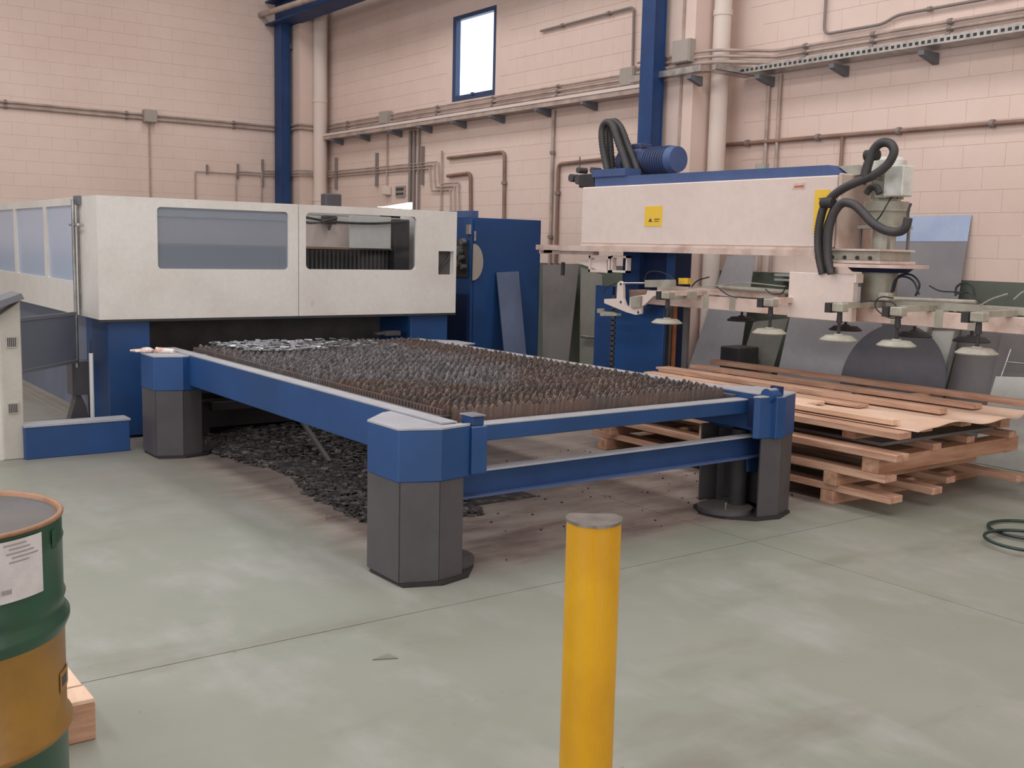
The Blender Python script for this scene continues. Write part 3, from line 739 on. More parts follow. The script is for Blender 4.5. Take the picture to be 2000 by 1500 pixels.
part('supply_cable', MB().tube(smooth_path([(3.95, 9.2, 1.92), (4.15, 9.2, 1.87), (4.4, 9.22, 1.78), (4.7, 9.25, 1.84)]), .008, 6), 'cable', E_)
part('inner_box', MB().box(3.1, 3.45, 9.35, 9.6, 1.3, 1.5), 'dark', E_); part('inner_box', MB().box(3.7, 4.0, 9.32, 9.4, 1.28, 1.55), 'dark', E_)
# things on top of the enclosure
t = thing('control_box', 'small grey tilted box standing on top of the enclosure', 'box', (4.75, 10.2, ZT))
cx = wy(648, 385, 10.2).x
part('housing', MB().box(cx - .09, cx + .09, 10.15, 10.28, 1.86, 2.11), 'leg_grey', t, .01)
part('bracket', MB().box(cx - .2, cx - .05, 10.2, 10.24, 1.80, 1.9), 'bracket', t)
part('cross_bar', MB().box(X0 + .04, X1 - .04, 10.1, 10.3, 1.88, 1.915), 'cream_in', E_)
a = wy(742, 403, 9.6); b = wy(805, 401, 9.6)  # added glowing wedge, stands in for window glare on the enclosure top
t = thing('tube_lamp', 'lit white lamp glaring over the top edge of the enclosure', 'lamp', ((a.x + b.x) / 2, 9.6, 1.93))
part('lamp_tube', MB().prism([(a.x, 9.6, a.z - .005), (b.x, 9.6, b.z - .04), (b.x, 9.6, b.z + .03), (a.x + .1, 9.6, a.z + .005)], (0, .06, 0)), 'tube_light', t)
part('lamp_mount', MB().box(a.x, b.x + .05, 9.6, 9.68, 1.86, 1.90), 'cream_in', t)
part('cross_bar', MB().box(X0 + .04, X1 - .04, 9.6, 9.72, 1.87, 1.905), 'cream_in', E_)

# ------------------------------------------------------------------ left: guard gate, low beam, control post
t = thing('safety_gate', 'grey pipe gate between the control post and the machine corner', 'gate', (2.1, 8.7, 0))
P1 = wx(152, 617, 2.28); A = Vector((P1.x, P1.y, 0)); B = Vector((1.70, 8.45, 0))
A = Vector((2.26, 9.05, 0))
part('gate_post', MB().cyl(A + Vector((0, 0, .55)), A + Vector((0, 0, 1.9)), .014, 8), 'steel', t)
part('rail', MB().bar(A + Vector((0, 0, .99)), B + Vector((0, 0, .99)), .02, .025), 'bracket', t)
part('rail', MB().bar(A + Vector((0, 0, .60)), B + Vector((0, 0, .60)), .02, .025), 'bracket', t)
part('gate_panel', MB().bar(A + Vector((0, 0, .795)), B + Vector((0, 0, .795)), .004, .36), 'pane_gate', t, label='dusty translucent panel')
t = thing('low_barrier', 'low blue barrier box on the floor between the post and the table leg', 'barrier', (2.02, 8.22, 0))
part('body', MB().box(1.66, 2.4, 8.14, 8.3, 0, .235), 'blue', t, .004)
part('top_plate', MB().box(1.655, 2.405, 8.135, 8.305, .235, .25), 'cap_top', t)
rp = wy(181, 820, 8.6)
t = thing('white_rod', 'white upright rod standing behind the low blue barrier', 'rod', (rp.x, 8.6, 0))
zt = wy(181, 690, 8.6).z
part('rod', MB().cyl((rp.x, 8.6, 0), (rp.x, 8.6, zt), .016, 12), 'rod_white', t)
part('pin', MB().cyl((rp.x, 8.6, zt), (rp.x, 8.6, zt + .1), .006, 8), 'dark', t)
t = thing('control_post', 'grey control post with slanted desk and two black vents, left edge', 'control post', (1.5, 8.3, 0))
part('column', MB().prism([(1.53, 8.2, 0), (1.67, 8.2, 0), (1.67, 8.2, 1.14), (1.53, 8.2, 1.04)], (0, .16, 0)), 'post_grey', t, .006)
part('side_body', MB().box(1.1, 1.53, 8.22, 8.36, 0, 1.02), 'cream', t)
v = part('desk', MB().prism([(1.2, 8.1, .98), (1.68, 8.1, 1.16), (1.66, 8.1, 1.20), (1.18, 8.1, 1.02)], (0, .34, 0)), 'bracket', t)
part('desk_button', MB().cyl((1.5, 8.2, 1.13), (1.49, 8.2, 1.16), .012, 10), 'steel_bright', v)
for c_, w_, h_ in ((wy(22, 668, 8.2), .07, .08), (wy(25, 797, 8.2), .07, .08)):
    g = part('vent', MB().box(c_.x - w_ / 2, c_.x + w_ / 2, 8.19, 8.2, c_.z - h_ / 2, c_.z + h_ / 2), 'post_grey', t)
    sm = MB()
    for i in range(5): sm.box(c_.x - w_ / 2 + .006 + i * .0125, c_.x - w_ / 2 + .013 + i * .0125, 8.186, 8.19, c_.z - h_ / 2 + .008, c_.z + h_ / 2 - .008)
    part('vent_slots', sm, 'ink', g)
t = thing('floor_clutter', 'small grey foot bracket on the floor beside the machine corner', 'bracket', (2.25, 9.3, 0))
part('foot', MB().prism([(2.2, 9.2, 0), (2.4, 9.2, 0), (2.36, 9.2, .2), (2.30, 9.2, .34)], (0, .12, 0)), 'leg_grey', t)
part('mount', MB().box(2.25, 2.42, 9.18, 9.36, .3, .58), 'leg_grey', t)

# ------------------------------------------------------------------ blue cabinets
t = thing('electrical_cabinet', 'tall blue cabinet right of the enclosure with a grey strip leaning on it', 'cabinet', (6.72, 9.7, 0))
part('body', MB().box(6.27, 7.185, 9.3, 10.1, .0, 1.9), 'blue', t, .006)
part('door', MB().box(6.30, 7.155, 9.285, 9.3, .05, 1.87), 'blue', t)
part('handle', MB().box(6.29, 6.31, 9.27, 9.285, 1.66, 1.76), 'steel_bright', t, label='small shiny latch')
dc = MB(); pts = [(6.28, 9.28, 1.44 + .18)]
for k in range(13):
    a_ = PI / 2 - PI * k / 12; pts.append((6.275 + .125 * math.cos(a_), 9.28, 1.44 + .19 * math.sin(a_)))
part('cover_disc', MB().prism(pts, (0, -.02, 0)), 'box_grey', t, label='grey-brown rounded cover plate')
part('roof_box', MB().box(6.27, 6.36, 9.31, 10.1, 1.9, 1.97), 'blue_light', t)
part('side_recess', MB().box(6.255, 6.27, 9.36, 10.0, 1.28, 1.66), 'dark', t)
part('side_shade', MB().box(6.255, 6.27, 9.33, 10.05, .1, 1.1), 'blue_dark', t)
for (px, py, r) in ((900, 490, .05), (908, 472, .035), (898, 515, .045), (909, 521, .028), (905, 503, .03)):
    p = wx(px, py, 6.25); part('side_motor', MB().cyl(p + Vector((-.05, 0, 0)), p + Vector((.0, .0, 0)), r, 12), 'steel', t)
p = wx(914, 448, 6.25); part('side_latch', MB().box(6.245, 6.27, p.y - .03, p.y + .03, p.z - .05, p.z + .05), 'steel_bright', t)
A0, A1, B0, B1 = wy(970, 532, 9.25), wy(1013, 530, 9.25), wy(985, 690, 9.0), wy(1028, 693, 9.0)
def extend(a, b, z): t_ = (a.z - z) / (a.z - b.z); return a + (b - a) * t_
solo('metal_strip', MB().prism([A0, A1, extend(A1, B1, .01), extend(A0, B0, .01)], (0, .01, 0)), 'sheet_blue', 'grey-blue steel strip leaning against the blue cabinet', 'metal sheet', group='leaning sheets')

# ------------------------------------------------------------------ loader robot
L = thing('sheet_loader', 'white and blue sheet loading robot with suction frame over the pallets', 'loader', (7.3, 7.4, 0))
LX = 6.75
part('column', MB().box(7.12, 7.33, 7.16, 7.82, .02, 1.62), 'blue_dark', L, .004, label='dark blue mast')
part('mast_edge', MB().box(7.10, 7.12, 7.16, 7.26, .9, 1.62), 'blue', L)
part('mast_edge', MB().box(7.06, 7.12, 7.58, 7.82, .9, 1.62), 'blue_beam', L)
part('mast_panel', MB().box(6.9, 6.94, 7.06, 7.72, .06, 1.08), 'blue', L, .004, label='bright blue lower panel')
part('mast_panel', MB().box(6.92, 6.96, 7.8, 8.05, .06, 1.25), 'blue_beam', L)
ch = MB()
for i in range(22): ch.box(6.9, 6.95, 7.735, 7.785, .08 + i * .05, .115 + i * .05)
part('chain', ch, 'leg_grey', L)
part('base', MB().box(6.85, 7.6, 6.7, 8.1, 0, .06), 'blue_dark', L)
bm = part('beam', MB().box(LX, 7.22, 5.13, 8.1, 1.655, 2.195), 'loader_white', L, .008, label='big white box beam')
part('beam_rail', MB().box(LX - .03, LX + .05, 5.15, 8.78, 1.585, 1.635), 'loader_pink', L)
part('beam_foot', MB().box(LX, 7.22, 5.15, 8.1, 1.635, 1.655), 'loader_pink', bm)
part('end_plate', MB().box(LX + .01, 7.2, 5.10, 5.13, 1.60, 2.21), 'loader_pink', bm, .01, label='rusty near end plate')
part('beam_cover', MB().prism([(6.82, 8.0, 2.195), (6.82, 5.14, 2.195), (6.82, 5.27, 2.28), (6.82, 8.0, 2.29)], (.25, 0, 0)), 'blue_light', bm, label='faded blue cover along the beam top')
part('cover_nose', MB().prism([(6.9, 5.12, 2.195), (6.9, 4.95, 2.215), (6.9, 5.05, 2.275), (6.9, 5.24, 2.275)], (.16, 0, 0)), 'greenish_grey', bm)
part('cover_lug', MB().box(6.86, 6.9, 5.92, 6.03, 2.285, 2.325), 'greenish_grey', bm)
g = part('guide_cover', MB().box(6.8, 7.0, 7.55, 8.02, 2.29, 2.36), 'blue_light', L)
def lblx(px0, py0, px1, py1, m, par, x=LX - .004, name='label', lab=None, t_=.004):
    a = wx(px0, py0, x); b = wx(px1, py1, x)
    return part(name, MB().box(x, x + t_, min(a.y, b.y), max(a.y, b.y), min(a.z, b.z), max(a.z, b.z)), m, par, label=lab)
q = lblx(1260, 403, 1292, 442, 'yellow_label', bm, name='warning_label', lab='yellow warning label')
qa = wx(1279, 428, LX - .006)
part('print_line', MB().box(LX - .0055, LX - .004, qa.y - .06, qa.y + .01, qa.z - .004, qa.z + .004), 'ink', q)
part('print_line', MB().box(LX - .0055, LX - .004, qa.y - .05, qa.y + .01, qa.z - .022, qa.z - .016), 'ink', q)
tri = [wx(1266, 433, LX - .0055), wx(1274, 433, LX - .0055), wx(1270, 426, LX - .0055)]
part('print_triangle', MB().prism(tri, (.0015, 0, 0)), 'ink', q)
q = lblx(1592, 371, 1616, 455, 'yellow_label', bm, name='warning_label', lab='tall yellow warning label at the near end')
qa = wx(1603, 388, LX - .006)
part('print_line', MB().box(LX - .0055, LX - .004, qa.y - .02, qa.y + .02, qa.z - .004, qa.z + .004), 'ink', q)
q = part('type_plate', MB().prism([wx(1546, 370, LX - .003), wx(1571, 369, LX - .003), wx(1574, 356, LX - .003), wx(1550, 358, LX - .003)], (.003, 0, 0)), 'loader_pink', bm, label='small red outlined plate')
part('print_line', MB().prism([wx(1550, 367, LX - .0045), wx(1569, 366, LX - .0045), wx(1570, 361, LX - .0045), wx(1552, 363, LX - .0045)], (.0015, 0, 0)), 'ink_red', q)
# motor group on top
mt = part('drive_motor', MB().cyl((7.2, 7.34, 2.45), (7.2, 7.66, 2.45), .125, 24), 'blue_motor', L, label='blue finned motor')
fn = MB()
for i in range(9): fn.cyl((7.2, 7.36 + i * .032, 2.45), (7.2, 7.37 + i * .032, 2.45), .134, 20)
part('cooling_fins', fn, 'blue_motor', mt)
part('fan_cover', MB().cyl((7.2, 7.26, 2.45), (7.2, 7.34, 2.45), .118, 24, .13), 'blue_light', mt)
part('gearbox', MB().box(7.08, 7.32, 7.66, 7.9, 2.3, 2.57), 'blue_motor', L, .03)
part('gearbox_flange', MB().cyl((7.2, 7.9, 2.44), (7.2, 7.98, 2.44), .15, 18), 'blue_motor', L)
part('terminal_box', MB().box(7.12, 7.28, 7.7, 7.84, 2.57, 2.62), 'blue_motor', L, .01)
def loop(pp, x, r, par, ribs=.07, m='black_rubber', name='hose', n=10, step=10):
    return part(name, MB().tube(smooth_path([wx(a, b, x + (c if False else 0)) for a, b in pp], step), r, n, ribs), m, par)
loop([(1187, 335), (1178, 290), (1176, 255), (1184, 240), (1196, 245), (1207, 275), (1222, 318), (1228, 340)], 6.95, .036, L, step=14)
loop([(1195, 335), (1192, 290), (1190, 255), (1198, 238), (1212, 250), (1226, 285), (1240, 320), (1246, 338)], 7.05, .036, L, step=14)
vb = part('valve_block', MB().box(6.82, 6.96, 8.02, 8.25, 2.2, 2.33), 'dark', L, .01)
for (px, py, r) in ((1122, 348, .04), (1135, 352, .045), (1136, 333, .03), (1150, 350, .04), (1163, 333, .03)):
    p = wx(px, py, 6.88); part('valve', MB().cyl(p - Vector((.05, 0, 0)), p + Vector((.06, .0, 0)), r, 10), 'leg_grey', vb)
p = wx(1112, 345, 6.88); part('nipple', MB().cyl(p, p + Vector((0, -.12, .0)), .014, 8), 'leg_grey', vb)
p = wx(1132, 330, 6.88); part('pin', MB().cyl(p, p + Vector((0, 0, .12)), .006, 6), 'leg_grey', vb)
# bracket under far end
k = part('far_bracket', MB().add([], []), 'loader_pink', L) if False else None
fb = MB()
def frame_px(mb, a, b, c, d, x, t_=.02, dep=.05):
    P, Q = wx(a, b, x), wx(c, d, x); y0_, y1_ = sorted((P.y, Q.y)); z0_, z1_ = sorted((P.z, Q.z))
    mb.box(x, x + dep, y0_, y1_, z0_, z0_ + t_); mb.box(x, x + dep, y0_, y1_, z1_ - t_, z1_); mb.box(x, x + dep, y0_, y0_ + t_, z0_, z1_); mb.box(x, x + dep, y1_ - t_, y1_, z0_, z1_)
frame_px(fb, 1194, 499, 1224, 533, 6.8); frame_px(fb, 1150, 499, 1190, 533, 6.8, .025)
part('far_bracket', fb, 'loader_white', L)
part('far_rail', MB().box(6.78, 6.86, 7.95, 8.8, 1.545, 1.58), 'loader_pink', L)
lblx(1062, 488, 1078, 494, 'dark', L, 6.78, 'sensor_cap', None, .06)
part('gusset', MB().prism([wx(1128, 513, 6.82), wx(1185, 534, 6.82), wx(1185, 507, 6.82), wx(1140, 507, 6.82)], (.012, 0, 0)), 'loader_white', L)
lblx(1096, 512, 1100, 538, 'dark', L, 6.8, 'hook', None, .02)
# head at the near end
HX, HY = 6.98, 4.86
hc = wx(1720, 517, HX); HY = hc.y
part('turntable_disc', MB().cyl((HX - .05, HY + .0, 1.515), (HX - .05, HY, 1.54), .37, 40), 'loader_pink', L, label='round pale flange plate')
part('head_base', MB().box(HX - .3, HX + .14, HY - .2, HY + .42, 1.545, 1.565), 'loader_pink', L)
hb = part('head_block', MB().box(HX - .27, HX + .12, HY - .17, HY + .40, 1.565, 1.635), 'greenish_grey', L, .004)
part('head_lid', MB().box(HX - .29, HX + .14, HY - .19, HY + .42, 1.635, 1.65), 'loader_pink', hb)
for i in range(5): 
    p = Vector((HX - .272, HY - .1 + i * .11, 1.585)); part('bolt', MB().cyl(p, p - Vector((.012, 0, 0)), .014, 8), 'dark', hb)
gx, gy = wx(1728, 450, HX).x, wx(1728, 450, HX).y
part('gear_neck', MB().cyl((gx, gy, 1.65), (gx, gy, 1.80), .085, 20), 'greenish_grey', L)
for sx_, sy_ in ((-1, -1), (-1, 1), (1, -1)): part('neck_post', MB().box(gx + sx_ * .12 - .01, gx + sx_ * .12 + .01, gy + sy_ * .122 - .008, gy + sy_ * .122 + .008, 1.65, 1.80), 'steel', L)
part('gear_plate', MB().box(gx - .14, gx + .14, gy - .14, gy + .14, 1.80, 1.825), 'greenish_grey', L)
part('gearbox', MB().cyl((gx, gy, 1.825), (gx, gy, 1.93), .14, 24, .15).cyl((gx, gy, 1.93), (gx, gy, 1.945), .17, 24).cyl((gx, gy, 1.945), (gx, gy, 2.0), .16, 24), 'greenish_grey', L)
mm = part('head_motor', MB().cyl((gx, gy, 2.0), (gx, gy, 2.3), .1, 24), 'greenish_grey', L)
fn = MB()
for i in range(18):
    a_ = 2 * PI * i / 18; d = Vector((math.cos(a_), math.sin(a_), 0)); fn.bar(Vector((gx, gy, 2.15)) + d * .095, Vector((gx, gy, 2.15)) + d * .118, .008, .26)
part('cooling_fins', fn, 'greenish_grey', mm)
part('motor_hood', MB().cyl((gx, gy, 2.17), (gx, gy, 2.30), .122, 24).cyl((gx, gy, 2.30), (gx, gy, 2.325), .122, 24, .09), 'motor_white', mm)
tb = part('terminal_box', MB().box(gx - .17, gx - .04, gy - .24, gy - .08, 2.03, 2.25), 'motor_white', mm, .008)
sm = MB()
for i in range(5): sm.box(gx - .175, gx - .17, gy - .07 - .0, gy - .02, 2.15 + i * .018, 2.157 + i * .018)
part('terminal_box', MB().box(gx - .16, gx - .05, gy - .1, gy + .0, 2.02, 2.22), 'greenish_grey', mm, .006)
part('vent_slots', sm, 'ink', mm)
# below the flange
part('seal_ring', MB().cyl((HX, HY, 1.48), (HX, HY, 1.515), .2, 28, .24), 'blue_dark', L)
part('spindle', MB().cyl((HX, HY, 1.24), (HX, HY, 1.48), .13, 28), 'greenish_grey', L)
# head hoses
hs_ = [[(1607, 535), (1600, 500), (1598, 460), (1603, 425), (1612, 400), (1635, 376), (1670, 357), (1705, 343), (1733, 322), (1746, 297), (1739, 281), (1722, 279), (1707, 292), (1697, 318), (1690, 345)],
       [(1624, 535), (1617, 500), (1618, 460), (1624, 430), (1634, 408), (1648, 396), (1668, 400), (1686, 416), (1704, 435), (1727, 449), (1752, 453), (1768, 445), (1774, 425)],
       [(1616, 535), (1612, 490), (1614, 450), (1622, 425), (1630, 405)],
       [(1684, 360), (1690, 330), (1700, 305), (1708, 295)],
       [(1692, 378), (1700, 367), (1712, 366), (1718, 378)]]
for i, h in enumerate(hs_):
    x = (6.62, 6.58, 6.66, 6.7, 6.76)[i]
    loop(h, x, (.031, .031, .028, .026, .025)[i], L, step=14)
for (px, py, x) in ((1617, 396, 6.6), (1703, 303, 6.66)):
    p = wx(px, py, x); part('hose_clamp', MB().cyl(p - Vector((0, .05, 0)), p + Vector((0, .05, 0)), .04, 10), 'dark', L, label='black hose clamp')
part('cable', MB().tube(smooth_path([wx(1741, 385, 6.85), wx(1732, 400, 6.8), wx(1722, 418, 6.78), wx(1713, 430, 6.8)]), .006, 6), 'cable', L)
part('cable', MB().tube(smooth_path([wx(1779, 398, 6.85), wx(1774, 412, 6.82), wx(1773, 430, 6.8)]), .01, 6), 'cable', L)
# suction frame
SB = part('suction_beam', MB().box(6.78, 6.90, 2.7, 7.25, 1.115, 1.225), 'loader_pink', L, .004, label='pinkish lower beam of the suction frame')
part('upper_beam', MB().box(6.84, 6.92, 5.7, 7.1, 1.235, 1.29), 'loader_pink', L); part('upper_beam', MB().box(6.84, 6.92, 2.7, 4.7, 1.235, 1.285), 'greenish_grey', L)
for y in (3.2, 3.95, 4.2, 4.55, 6.1, 6.4):
    part('clamp_band', MB().box(6.775, 6.905, y, y + .06, 1.115, 1.24), 'greenish_grey', L)
ca_, cc_ = wx(1537, 616, 6.62), wx(1668, 536, 6.62)
cb = part('valve_cover', MB().box(6.62, 6.68, cc_.y, ca_.y, 1.115, cc_.z), 'loader_white', L, .004, label='white square cover plate on the suction frame')
part('cover_flange', MB().box(6.615, 6.7, cc_.y - .025, cc_.y, cc_.z - .06, cc_.z + .005), 'loader_white', cb)
ARM = [(6.51, 6.4), (5.40, 6.4), (4.77, 6.4), (4.31, 6.42), (3.73, 6.43)]
FAR = [6.4, 5.46, 4.88, 4.30, 3.73]
def cup(x, y, pale):
    h = part('cup_holder', MB().box(x - .04, x + .04, y - .045, y + .045, 1.20, 1.26), 'greenish_grey', L, .006)
    part('holder_block', MB().box(x - .045, x + .045, y + .05, y + .1, 1.19, 1.26), 'dark', h)
    st = part('stem', MB().cyl((x, y, 1.03), (x, y, 1.2), .012, 10).cyl((x, y, 1.12), (x, y, 1.2), .022, 10, .018), 'dark', L)
    part('suction_cup', MB().lathe([(.001, 1.042), (.03, 1.042), (.034, 1.034), (.092, 1.03), (.132, 1.0), (.128, .993), (.001, .993)], (x, y, 0), 28, False), 'greenish_grey' if pale else 'dark', L, label='pale suction cup' if pale else 'dark suction cup')
for i, (y, x) in enumerate(ARM):
    cup(x, y, True)
    part('cross_arm', MB().box(x + .05, 7.3, y - .025, y + .025, 1.227, 1.268), 'greenish_grey' if i > 1 else 'loader_pink', L)
    cup(7.33, FAR[i] if abs(FAR[i] - y) < .02 else y, False)
# far-end gripper lever
def plx(pts, m, x, name, d=.02, lab=None): return part(name, MB().prism([wx(a, b, x) for a, b in pts], (d, 0, 0)), m, L, label=lab)
plx([(1180, 584), (1204, 583), (1206, 553), (1211, 549), (1216, 553), (1217, 583), (1221, 596), (1229, 602), (1230, 580), (1262, 575), (1264, 567), (1308, 568), (1308, 578), (1277, 578), (1257, 597), (1252, 598), (1251, 613), (1242, 615), (1224, 610), (1180, 592)], 'loader_white', 6.66, 'gripper_lever', .03, 'white cut-out gripper lever')
for (a, b) in ((1212, 555), (1212, 590), (1246, 610)):
    p = wx(a, b, 6.655); part('pivot', MB().cyl(p, p + Vector((.04, 0, 0)), .012, 8), 'dark', L)
plx([(1259, 547), (1309, 546), (1309, 561), (1259, 561)], 'greenish_grey', 6.64, 'air_cylinder', .07, 'pneumatic cylinder')
part('piston_rod', MB().cyl(wx(1214, 553, 6.67), wx(1260, 553, 6.67), .009, 8), 'steel_bright', L)
plx([(1229, 566), (1262, 565), (1262, 577), (1229, 579)], 'pipe_brown', 6.75, 'lever_mount', .05)
plx([(1231, 580), (1252, 578), (1250, 600), (1232, 602)], 'greenish_grey', 6.64, 'mount_plate', .012)
plx([(1325, 543), (1343, 543), (1343, 555), (1325, 555)], 'yellow_label', 6.85, 'sensor_box', .05, 'small yellow sensor box')
plx([(1166, 603), (1178, 602), (1178, 608), (1200, 610), (1200, 614), (1166, 611)], 'greenish_grey', 6.68, 'hook', .02)
plx([(1172, 611), (1204, 612), (1204, 617), (1172, 617)], 'greenish_grey', 6.66, 'hook_plate', .06)
plx([(1310, 572), (1345, 570), (1345, 584), (1310, 585)], 'greenish_grey', 6.6, 'clamp_block', .1)
cabs = [([(1180, 585), (1182, 565), (1196, 556), (1212, 551)], 6.68), ([(1258, 548), (1265, 533), (1285, 530), (1310, 540), (1322, 555)], 6.75),
        ([(1345, 562), (1400, 558), (1450, 552), (1500, 556), (1535, 560)], 6.8), ([(1400, 560), (1420, 575), (1440, 582)], 6.7),
        ([(1495, 565), (1510, 575), (1528, 572), (1534, 560)], 6.7), ([(1739, 580), (1748, 548), (1765, 540), (1785, 550), (1795, 575)], 6.9),
        ([(1745, 570), (1755, 540), (1780, 537), (1796, 555), (1788, 578)], 6.95), ([(1762, 620), (1735, 620), (1713, 605), (1710, 590), (1722, 580), (1745, 582)], 6.55),
        ([(1866, 578), (1869, 560), (1885, 552), (1900, 560), (1905, 580)], 7.0), ([(1866, 575), (1890, 570), (1905, 582), (1925, 595)], 6.9), ([(1815, 558), (1835, 568), (1860, 570), (1890, 572)], 7.05),
        ([(1912, 598), (1935, 585), (1958, 577), (1968, 574)], 6.7), ([(1666, 592), (1700, 588), (1740, 590), (1752, 600)], 6.6), ([(1340, 575), (1360, 550), (1385, 541)], 7.0), ([(1980, 585), (1995, 572), (2010, 565)], 6.8)]
for i, (pp, x) in enumerate(cabs):
    part('air_line', MB().tube(smooth_path([wx(a, b, x) for a, b in pp], 6), .0055 if i not in (6, 5, 8) else .008, 6), 'cable' if i not in (2, 11, 14) else 'greenish_grey', L)
part('air_pipe', MB().cyl((6.75, 4.65, 1.30), (6.75, 3.95, 1.31), .014, 8), 'greenish_grey', L); part('air_pipe', MB().cyl((6.8, 5.55, 1.30), (6.8, 6.3, 1.31), .02, 8), 'greenish_grey', L)
part('fitting', MB().box(6.7, 6.78, 4.60, 4.68, 1.28, 1.34), 'greenish_grey', L, .01)

# ------------------------------------------------------------------ pallets with loose timber
def board(mb_m, par, x0, x1, y0, y1, z0, z1, name='board', dz=0):
    return part(name, MB().box(x0, x1, y0, y1, z0, z1), mb_m, par, .003)
def pallet(z, label, beams, boards, bh, th):
    t = thing('wooden_pallet', label, 'pallet', (6.5, 5.25, z), 'stacked pallets')
    for (y, xa, xb, w) in beams: board('wood_x', t, xa, xb, y, y + w, z, z + bh, 'bearer')
    for (x, ya, yb, w) in boards: board('wood', t, x - w / 2, x + w / 2, ya, yb, z + bh, z + bh + th)
    return t
pallet(0, 'bottom long wooden pallet of the stack, standing on the floor', [(4.2, 5.68, 7.4, .1), (5.25, 5.68, 7.35, .1), (6.35, 5.62, 7.35, .1)],
       [(5.76, 3.79, 6.62, .13), (6.22, 3.8, 6.6, .11), (6.62, 3.95, 6.6, .11), (7.1, 3.72, 6.6, .12)], .085, .045)
pallet(.13, 'second long wooden pallet from the floor in the stack', [(4.17, 5.66, 7.3, .1), (5.3, 5.68, 7.35, .1), (6.3, 5.62, 7.35, .1)],
       [(5.73, 3.82, 6.62, .13), (6.24, 4.0, 6.6, .1), (6.75, 4.05, 6.6, .11), (7.42, 4.0, 6.6, .1)], .085, .045)
p3 = pallet(.26, 'third long wooden pallet with a thick end bearer facing the camera', [(3.88, 5.68, 7.32, .12), (5.3, 5.68, 7.35, .1), (6.3, 5.64, 7.35, .1)],
       [(5.72, 3.74, 6.65, .14), (6.28, 3.86, 6.6, .09), (6.74, 3.9, 6.6, .09), (7.2, 3.86, 6.6, .09)], .10, .045)
solo('steel_sheet_pile', MB().box(5.85, 7.2, 3.98, 6.5, .405, .425), 'sheet_dark', 'dark flat steel sheets lying between the upper pallets', 'metal sheet')
p4 = thing('wooden_pallet', 'topmost wooden pallet of the stack, covered with cardboard', 'pallet', (6.5, 5.25, .425), 'stacked pallets')
for (y) in (4.15, 5.3, 6.3): board('wood_x', p4, 5.8, 7.25, y, y + .1, .425, .492, 'bearer')
board('wood_x', p4, 7.14, 7.26, 3.92, 4.15, .425, .492, 'block')
for x, a, b, w in ((5.76, 3.76, 6.65, .13), (6.15, 3.86, 6.6, .12), (6.6, 3.86, 6.6, .12), (7.1, 3.86, 6.6, .12)): board('wood', p4, x - w / 2, x + w / 2, a, b, .492, .535)
# cardboard sheet
nx, ny = 40, 14; vs = []; fs = []
for j in range(ny + 1):
    for i in range(nx + 1):
        x = 5.80 + 1.52 * i / nx; y = 3.70 + 1.3 * j / ny + .05 * math.sin(i * .2)
        w = max(0, 1 - j / ny * 1.3)
        z = .541 + .012 * w * (1 + math.sin(i * .55 + 1)) * (1 if i > 5 else 0) - .02 * (1 - min(1, i / 5)) * 0
        vs.append((x, y, z))
n0 = len(vs); vs += [(a, b, c + .004) for a, b, c in vs]
for j in range(ny):
    for i in range(nx):
        a = j * (nx + 1) + i; fs.append((a, a + nx + 1, a + nx + 2, a + 1)); fs.append((n0 + a, n0 + a + 1, n0 + a + nx + 2, n0 + a + nx + 1))
for i in range(nx): fs.append((i, i + 1, n0 + i + 1, n0 + i))
for j in range(ny): a = j * (nx + 1); fs.append((a, n0 + a, n0 + a + nx + 1, a + nx + 1)); a += nx; fs.append((a, a + nx + 1, n0 + a + nx + 1, n0 + a))
solo('cardboard_sheet', MB().add(vs, fs, True), 'cardboard', 'pale wavy cardboard sheet on the near end of the pallet stack', 'cardboard')
PLK = [(5.84, 3.88, 6.6, .085, .575, .035, 0, 'wood_fresh', 'short-ended pale plank nearest the table on top of the stack'),
       (6.55, 4.0, 6.7, .09, .575, .04, 0, 'wood', 'second long plank on the cardboard, middle of the stack'),
       (7.0, 4.02, 6.75, .11, .575, .035, 0, 'wood', 'third long plank, right of the middle of the stack'),
       (7.36, 3.75, 6.85, .10, .59, .04, 0, 'wood', 'longest plank along the wall side of the stack, sticking out at both ends'),
       (6.7, 4.9, 6.85, .16, .575, .02, .0, 'wood', 'wide plank with dark knots at the far half of the stack'),
       (6.1, 4.7, 6.5, .2, .575, .02, .0, 'wood_fresh', 'wide pale plank lying by the table side of the stack'),
       (6.3, 4.45, 6.6, .12, .575, .022, 0, 'wood', 'narrow plank between the pale wide one and the middle plank')]
for (x, a, b, w, z, th, rz, m_, lab) in PLK:
    z0_ = .538 if b < 6.62 and x != 5.84 else .538
    z0_ = z - .018
    solo('plank', MB().box(x - w / 2, x + w / 2, a, b, z0_, z0_ + th), m_, lab, 'plank', .003, 'loose planks on the stack')
part('spacer', MB().box(5.8, 7.4, 5.2, 5.28, .537, .556), 'wood_x', p4); part('spacer', MB().box(5.8, 7.4, 6.3, 6.38, .537, .556), 'wood_x', p4)
part('spacer', MB().box(6.95, 7.45, 4.6, 4.68, .556, .572), 'wood_x', p4)

